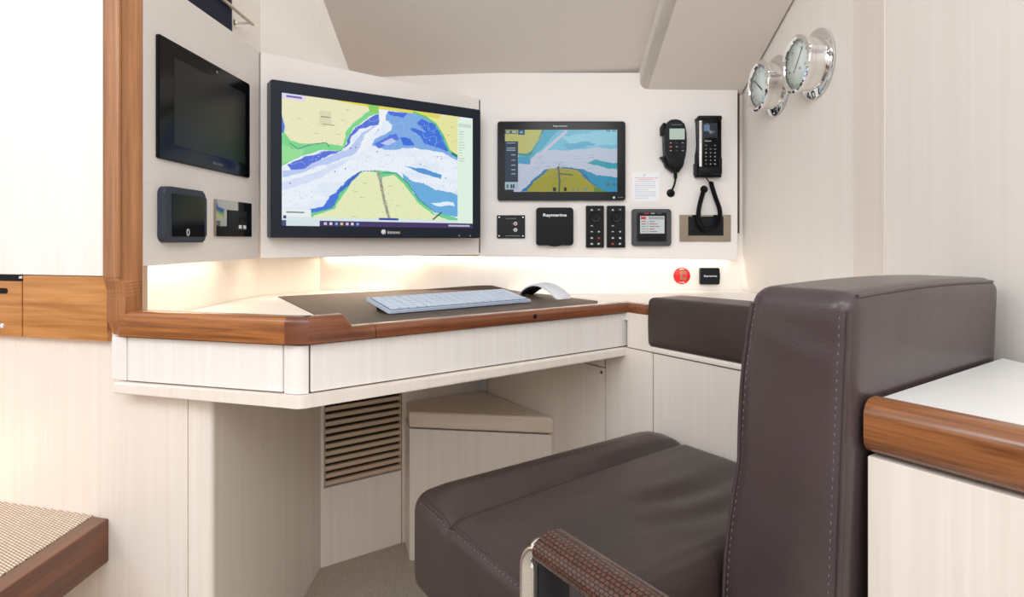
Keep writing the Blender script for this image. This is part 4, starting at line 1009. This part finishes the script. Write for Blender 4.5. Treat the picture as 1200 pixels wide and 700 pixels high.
# seat
sa0, sa1, sb0, sb1, stz, sbz = -.206, .284, .148, .505, -.352, -.492
hs_ = ((sa1-sa0)/2, (sb1-sb0)/2, (stz-sbz)/2); sc0 = Vector(((sa0+sa1)/2, (sb0+sb1)/2, (stz+sbz)/2))
def crease_b(a): return .395+.02*math.sin((a+.2)*4)
def seat_fn(w):
    a, bb, z = w.x+sc0.x, w.y+sc0.y, w.z+sc0.z
    if w.z > 0:
        k = min(1, (hs_[0]-abs(w.x))/.05); k = max(0, k); k2 = max(0, min(1, (hs_[1]-abs(w.y))/.04))
        roll = .012*math.exp(-((bb-.452)/.035)**2)*k; cr = -.010*math.exp(-((bb-crease_b(a))/.007)**2)*(.4+.6*k)
        dish = -.006*math.exp(-((bb-.27)/.09)**2-((a-.03)/.16)**2)+.003*math.exp(-((bb-.33)/.05)**2)
        wr = .0022*math.sin(bb*95+math.sin(a*16)*1.6+a*18)*math.exp(-((a-.14)/.09)**2-((bb-.26)/.07)**2)
        z += (roll+cr)*min(1, w.z/hs_[2]*1.2)+(dish+wr)*k*k2
    if w.x < -hs_[0]+.03: a += -.004*math.cos(w.z/hs_[2]*math.pi/2)*math.cos(w.y/hs_[1]*math.pi/2)
    return Vector((a, bb, z))
seat = thing('settee_seat_cushion', 'dark brown leather seat cushion with raised front roll facing the desk', 'seat cushion', FS @ Vector((sc0.x, sc0.y, sbz)))
t = rounded_cushion(hs_, .026, 60, seat_fn); b = bmesh.new(); merge(b, t, FS); obj('cushion', b, LEATHER_D, seat, True)
# piping seam round the top edge on the aisle side and front
def topedge(w): return FS @ seat_fn(Vector(w))
rr_ = .026
ln = []
hx, hy, hz = hs_; q = .7071
for s in range(0, 41):
    y = -hy+rr_+(2*(hy-rr_))*s/40; ln.append(topedge((-hx+rr_-rr_*q, y, hz-rr_+rr_*q)))
b = bmesh.new(); off_s = FS.to_3x3() @ Vector((-.7071, 0, .7071))
tube(b, [p+off_s*.0004 for p in ln], .0016, 8); obj('piping', b, LEATHER_D, seat, True)
b = bmesh.new(); stitches(b, [p+(FS.to_3x3() @ Vector((-.0042, 0, -.0036))) for p in ln]); obj('stitching', b, THREAD, seat)
# plinth
b = bmesh.new(); prism(b, FS, [(-.16, .02), (.285, .02), (.285, .46), (-.16, .46)], FLOOR, sbz-.0005)
o = obj('settee_plinth', b, ASH_F); tag(o, 'pale wood plinth under the brown leather seat', 'plinth')

# backrest
ba1, bt, bzt, bzb = .385, .105, -.048, -.494
hb = (ba1/2, bt/2, (bzt-bzb)/2); bc = Vector((ba1/2, bt/2, (bzt+bzb)/2))
def back_fn(w):
    a, bb, z = w.x+bc.x, w.y+bc.y, w.z+bc.z; dpt = bzt-z
    f = (bb)/bt; bb += dpt*(.035*(1-f)+.105*f)
    # puff and the pinch two thirds up
    if w.x < -hb[0]+.03: a += -.008*math.cos(w.y/hb[1]*math.pi/2)*math.cos(w.z/hb[2]*math.pi/2.2)
    bb += .006*max(0, f-.5)*2*math.sin(min(1, dpt/.19)*math.pi)
    if dpt > .19: bb += .006*max(0, f-.5)*2*math.sin(min(1, (dpt-.19)/.2)*math.pi)
    e = max(0, 1-abs(w.x+hb[0])/.05)
    z += .004*math.sin(min(1, max(0, (w.x+hb[0])/(2*hb[0])))*math.pi)*max(0, w.z/hb[2])
    # soft creases under the top edge
    a += .0012*math.sin(dpt*150+bb*40)*math.exp(-((dpt-.055)/.02)**2)*(1 if w.x < -hb[0]+.02 else 0)
    return Vector((a, bb, z))
back = thing('settee_back_cushion', 'tall brown leather backrest cushion with stitched corner seams nearest the camera', 'backrest', FS @ Vector((bc.x, bc.y, bzb)))
t = rounded_cushion(hb, .018, 34, back_fn); b = bmesh.new(); merge(b, t, FS); obj('cushion', b, LEATHER, back, True)
def seam(xs, ys, zlo, zhi, n=50):
    return [FS @ back_fn(Vector((xs, ys, zlo+(zhi-zlo)*i/n))) for i in range(n+1)]
rb = .018
bx_, by_ = -hb[0]+rb-rb*q, -hb[1]+rb-rb*q
s1 = seam(bx_, by_, -hb[2]+.01, hb[2]-rb); s2 = seam(bx_, -by_, -hb[2]+.01, hb[2]-rb)
nrm1 = FS.to_3x3() @ Vector((-.7, -.7, 0)); nrm2 = FS.to_3x3() @ Vector((-.7, .7, 0))
b = bmesh.new(); tube(b, [p+nrm1*.0008 for p in s1], .0022, 8); tube(b, [p+nrm2*.0008 for p in s2], .0022, 8)
# top back welt
w3 = [FS @ back_fn(Vector((-hb[0]+rb+(2*(hb[0]-rb))*i/40, by_, hb[2]-rb+rb*q))) for i in range(41)]
tube(b, [p+(FS.to_3x3() @ Vector((0, -.7, .7)))*.0008 for p in w3], .002, 8); obj('piping', b, LEATHER, back, True)
b = bmesh.new()
ofs = FS.to_3x3() @ Vector((-.0045, .0062, 0)); ofs2 = FS.to_3x3() @ Vector((-.0045, -.0062, 0))
stitches(b, [p+ofs for p in s1], .0058, .0036, .0006); obj('stitching', b, THREAD, back); b = bmesh.new(); stitches(b, [p+ofs2 for p in s2], .0058, .0036, .0006); obj('stitching', b, THREAD, back)

# armrest pad on the cabinet
x0 = pl(FD, 757, 380, .004)[0]
pad_h = ((.452-x0)/2, (.205-.109)/2, .05); pc = Vector(((.452+x0)/2, -.157, -.046))
ap = thing('armrest_pad', 'long black-brown leather armrest pad on the cabinet right of the desk', 'armrest pad', FD @ Vector((pc.x, -.205, pc.z)))
def pad_fn(w): return w+pc+Vector((0, .002*math.cos(w.x/pad_h[0]*1.5)*(w.y > 0), .002*math.cos(w.y/pad_h[1]*1.5)*(w.z > 0)))
t = rounded_cushion(pad_h, .012, 20, pad_fn); b = bmesh.new(); merge(b, t, FD); obj('pad', b, LEATHER_D, ap, True)
# ledge strip under the pad
part('base_strip', ASH_F, ap, box, FD, x0+.01, .452, -.2118, -.2055, -.03, .0035, .001)

# ------------------------------------------------------------------ locker behind the backrest, walnut rail
FK = FS @ Matrix(((0, 0, -1, .019), (-1, 0, 0, 0), (0, 1, 0, 0), (0, 0, 0, 1)))     # x: towards camera (-b), y: up, z: outwards (-a)
rk = thing('settee_locker', 'white locker with white top behind the leather backrest', 'locker', FS @ Vector((.2, -.2, FLOOR)))
part('front_panel', ASH_F, rk, box, FK, .002, .6, FLOOR, -.2, -.03, -.004, .0006)
b = bmesh.new(); prism(b, FS, [(.05, -.002), (.382, -.002), (.11, -.4), (.08, -.6), (.05, -.6)], -.17, -.150)
obj('top', b, DESKTOP, rk)
b = bmesh.new(); prof_r = []
r_ = .012
for k in range(7): a = math.pi/2*k/6; prof_r.append((-r_+r_*math.cos(math.pi/2-a) if 0 else 0, 0))
rail = rrpts(-.036, .002, -.197, -.147, .015, 6)
t = bmesh.new(); pr = rail
va = [t.verts.new((0.001, y, z)) for z, y in pr]; vb_ = [t.verts.new((.62, y, z)) for z, y in pr]; n_ = len(pr)
for i in range(n_): t.faces.new((va[i], va[(i+1) % n_], vb_[(i+1) % n_], vb_[i])).smooth = True
t.faces.new(va); t.faces.new(vb_[::-1]); merge(b, t, FK); obj('edge_rail', b, WAL_D, rk, True)

# ------------------------------------------------------------------ chrome armrest with woven leather grip
am = thing('chrome_armrest', 'chrome armrest hoop with woven brown leather grip at the seat side', 'armrest', FS @ Vector((-.236, .16, FLOOR+.02)))
aa = -.232; zt_ = -.273
def hoop(bF, bN, zt_, r=.026, zlo=-.60):
    pts = [(bF, zlo), (bF, zlo*.5+zt_*.5), (bF, zt_-r)]
    for k in range(1, 9): a = math.pi/2*k/8; pts.append((bF-r+r*math.cos(a), zt_-r+r*math.sin(a)))
    pts2 = []
    for k in range(0, 9): a = math.pi/2*k/8; pts2.append((bN+r-r*math.sin(a), zt_-r+r*math.cos(a)))
    return pts+pts2+[(bN, zlo*.5+zt_*.5), (bN, zlo)]
hp = [FS @ Vector((aa, y, z)) for y, z in hoop(.172, -.16, zt_)]
ax_ = FS.to_3x3() @ Vector((1, 0, 0))
b = bmesh.new(); tube(b, hp, (.0165, .0085), 20, ex=tuple(ax_)); obj('hoop', b, CHROME, am, True)
gp_ = [FS @ Vector((aa, .148-(.148+.13)*i/30, zt_+.001)) for i in range(31)]
b = bmesh.new(); tube(b, gp_, (.0215, .0135), 26, ex=tuple(ax_), uv=True); obj('grip', b, WOVEN, am, True)
part('inner_plate', BLACK2, am, box, FS, aa-.003, aa+.006, .130, .163, -.6, zt_-.010)
part('foot_plate', CHROME, am, box, FS, aa-.02, aa+.075, -.17, .19, -.61, -.60, .001)
b = bmesh.new(); box(b, FS, aa-.01, aa+.07, -.14, .16, FLOOR, -.611); obj('support', b, BLACK2, am)

# ------------------------------------------------------------------ step at lower left
sp_ = thing('cabin_step', 'step with woven cream tread and dark walnut edge at lower left', 'step', (-.75, .7, ZC-.5))
pz = -.436; pr0 = px2(126, .922); xr = pr0.x
u_l = FBk @ Vector((-.62, 0, 0))
back_pt = lambda x: Vector((x, .916+(-.075/.287)*(x+.600)))
xs0 = xr-.030
yA = back_pt(xr).y-.001
b = bmesh.new(); prism(b, PLAN, [(-1.25, back_pt(-1.25).y-.001), (-1.25, .35), (xs0, .35), (xs0, back_pt(xs0).y-.001)], pz-.02, pz+.001); obj('tread', b, STEPW, sp_)
b = bmesh.new(); prism(b, PLAN, [(xs0+.0005, back_pt(xs0).y-.001), (xs0+.0005, .35), (xr, .35), (xr, yA)], pz-.068, pz, .002, 2); obj('edge_board', b, WAL_C, sp_)
b = bmesh.new(); prism(b, PLAN, [(-1.25, 1.0), (-1.25, .35), (-.9, .35), (-.9, .95)], FLOOR, pz-.021); obj('support', b, ASH_F, sp_)

# ------------------------------------------------------------------ above the left panel: rail and navy cushion
rl = thing('grab_rail', 'thin polished metal rail above the left panel', 'rail', (-.60, 1.2, ZC+.5))
b = bmesh.new(); tube(b, [(-.603, .96, ZC+.503), (-.603, 1.37, ZC+.503)], .004, 12); obj('bar', b, plain('satin_rail', (214, 200, 186), .3, .9), rl, True)
for yy in (1.362, .965):
    b = bmesh.new(); tube(b, [(-.603, yy, ZC+.503), (-.638, yy, ZC+.503)], .0032, 10); lathe(b, Matrix.Translation((-.6395, yy, ZC+.503)) @ Matrix.Rotation(math.pi/2, 4, 'Y'), [(0, .003), (.009, .003), (.01, 0)], 18); obj('bracket', b, BRUSH, rl, True)
def nav_fn(w): return Vector((-.622+w.x*(1+.0*w.z), 1.10+w.y-.02*(w.z+.0), ZC+.50+w.z))
t = rounded_cushion((.013, .19, .22), .012, 10, nav_fn); b = bmesh.new(); merge(b, t, None)
o = obj('navy_cushion', b, NAVY, None, True); tag(o, 'dark navy fabric cushion tucked behind the thin metal rail', 'cushion')

# ------------------------------------------------------------------ light
W = bpy.data.worlds.new('world'); S.world = W; W.use_nodes = True
bg = W.node_tree.nodes['Background']; bg.inputs['Color'].default_value = (.985, .99, 1.0, 1); bg.inputs['Strength'].default_value = 1.0
def area(name, loc, target, sx, sy, e, c=(1, 1, 1)):
    l = bpy.data.lights.new(name, 'AREA'); l.shape = 'RECTANGLE'; l.size = sx; l.size_y = sy; l.energy = e; l.color = c
    o = bpy.data.objects.new(name, l); COL.objects.link(o); o.location = loc
    o.rotation_euler = (Vector(target)-Vector(loc)).to_track_quat('-Z', 'Y').to_euler(); return o
area('added_fill_high', (-.5, -1.0, 2.3), (0, 1.1, .8), 1.2, .8, 17, (.84, .92, 1))  # added fill from above and behind the camera; no hatch is modelled
area('added_fill_rear', (.5, -.9, 1.6), (.1, 1.4, .9), .8, .6, 8, (1, .98, .96))  # added soft fill behind the camera, not a cabin lamp
area('step_light', (-1.0, .70, ZC-.46), (-.95, .85, 0), .3, .06, .9, (1, .66, .42))
area('berth_light', (-1.02, .86, ZC-.40), (-.98, .99, ZC-.36),   .10, .06, .2, (1, .66, .42))
area('added_fill_wide', (-.1, -1.5, 1.25), (0, 1.2, 1.0), 2.0, .7, 9, (.93, .97, 1))  # wide fill added to lift the ceiling; the rear wall has no window

area('added_fill_left', (-1.5, -.3, 1.75), (.64, 1.0, .95), .7, .7, 9, (.93, .97, 1))  # fill added from the left to brighten the right wall
cam = bpy.data.cameras.new('camera'); co = bpy.data.objects.new('camera', cam); COL.objects.link(co)
co.location = (0, 0, ZC); co.rotation_euler = (math.pi/2, 0, 0); cam.sensor_width = 36; cam.lens = FPX/1200*36
cam.shift_y = -(350-HY)/1200; cam.clip_start = .02; S.camera = co
S.view_settings.view_transform = 'Standard'; S.view_settings.look = 'None'; S.view_settings.exposure = 0.0; S.view_settings.gamma = 1; S.view_settings.use_curve_mapping = False
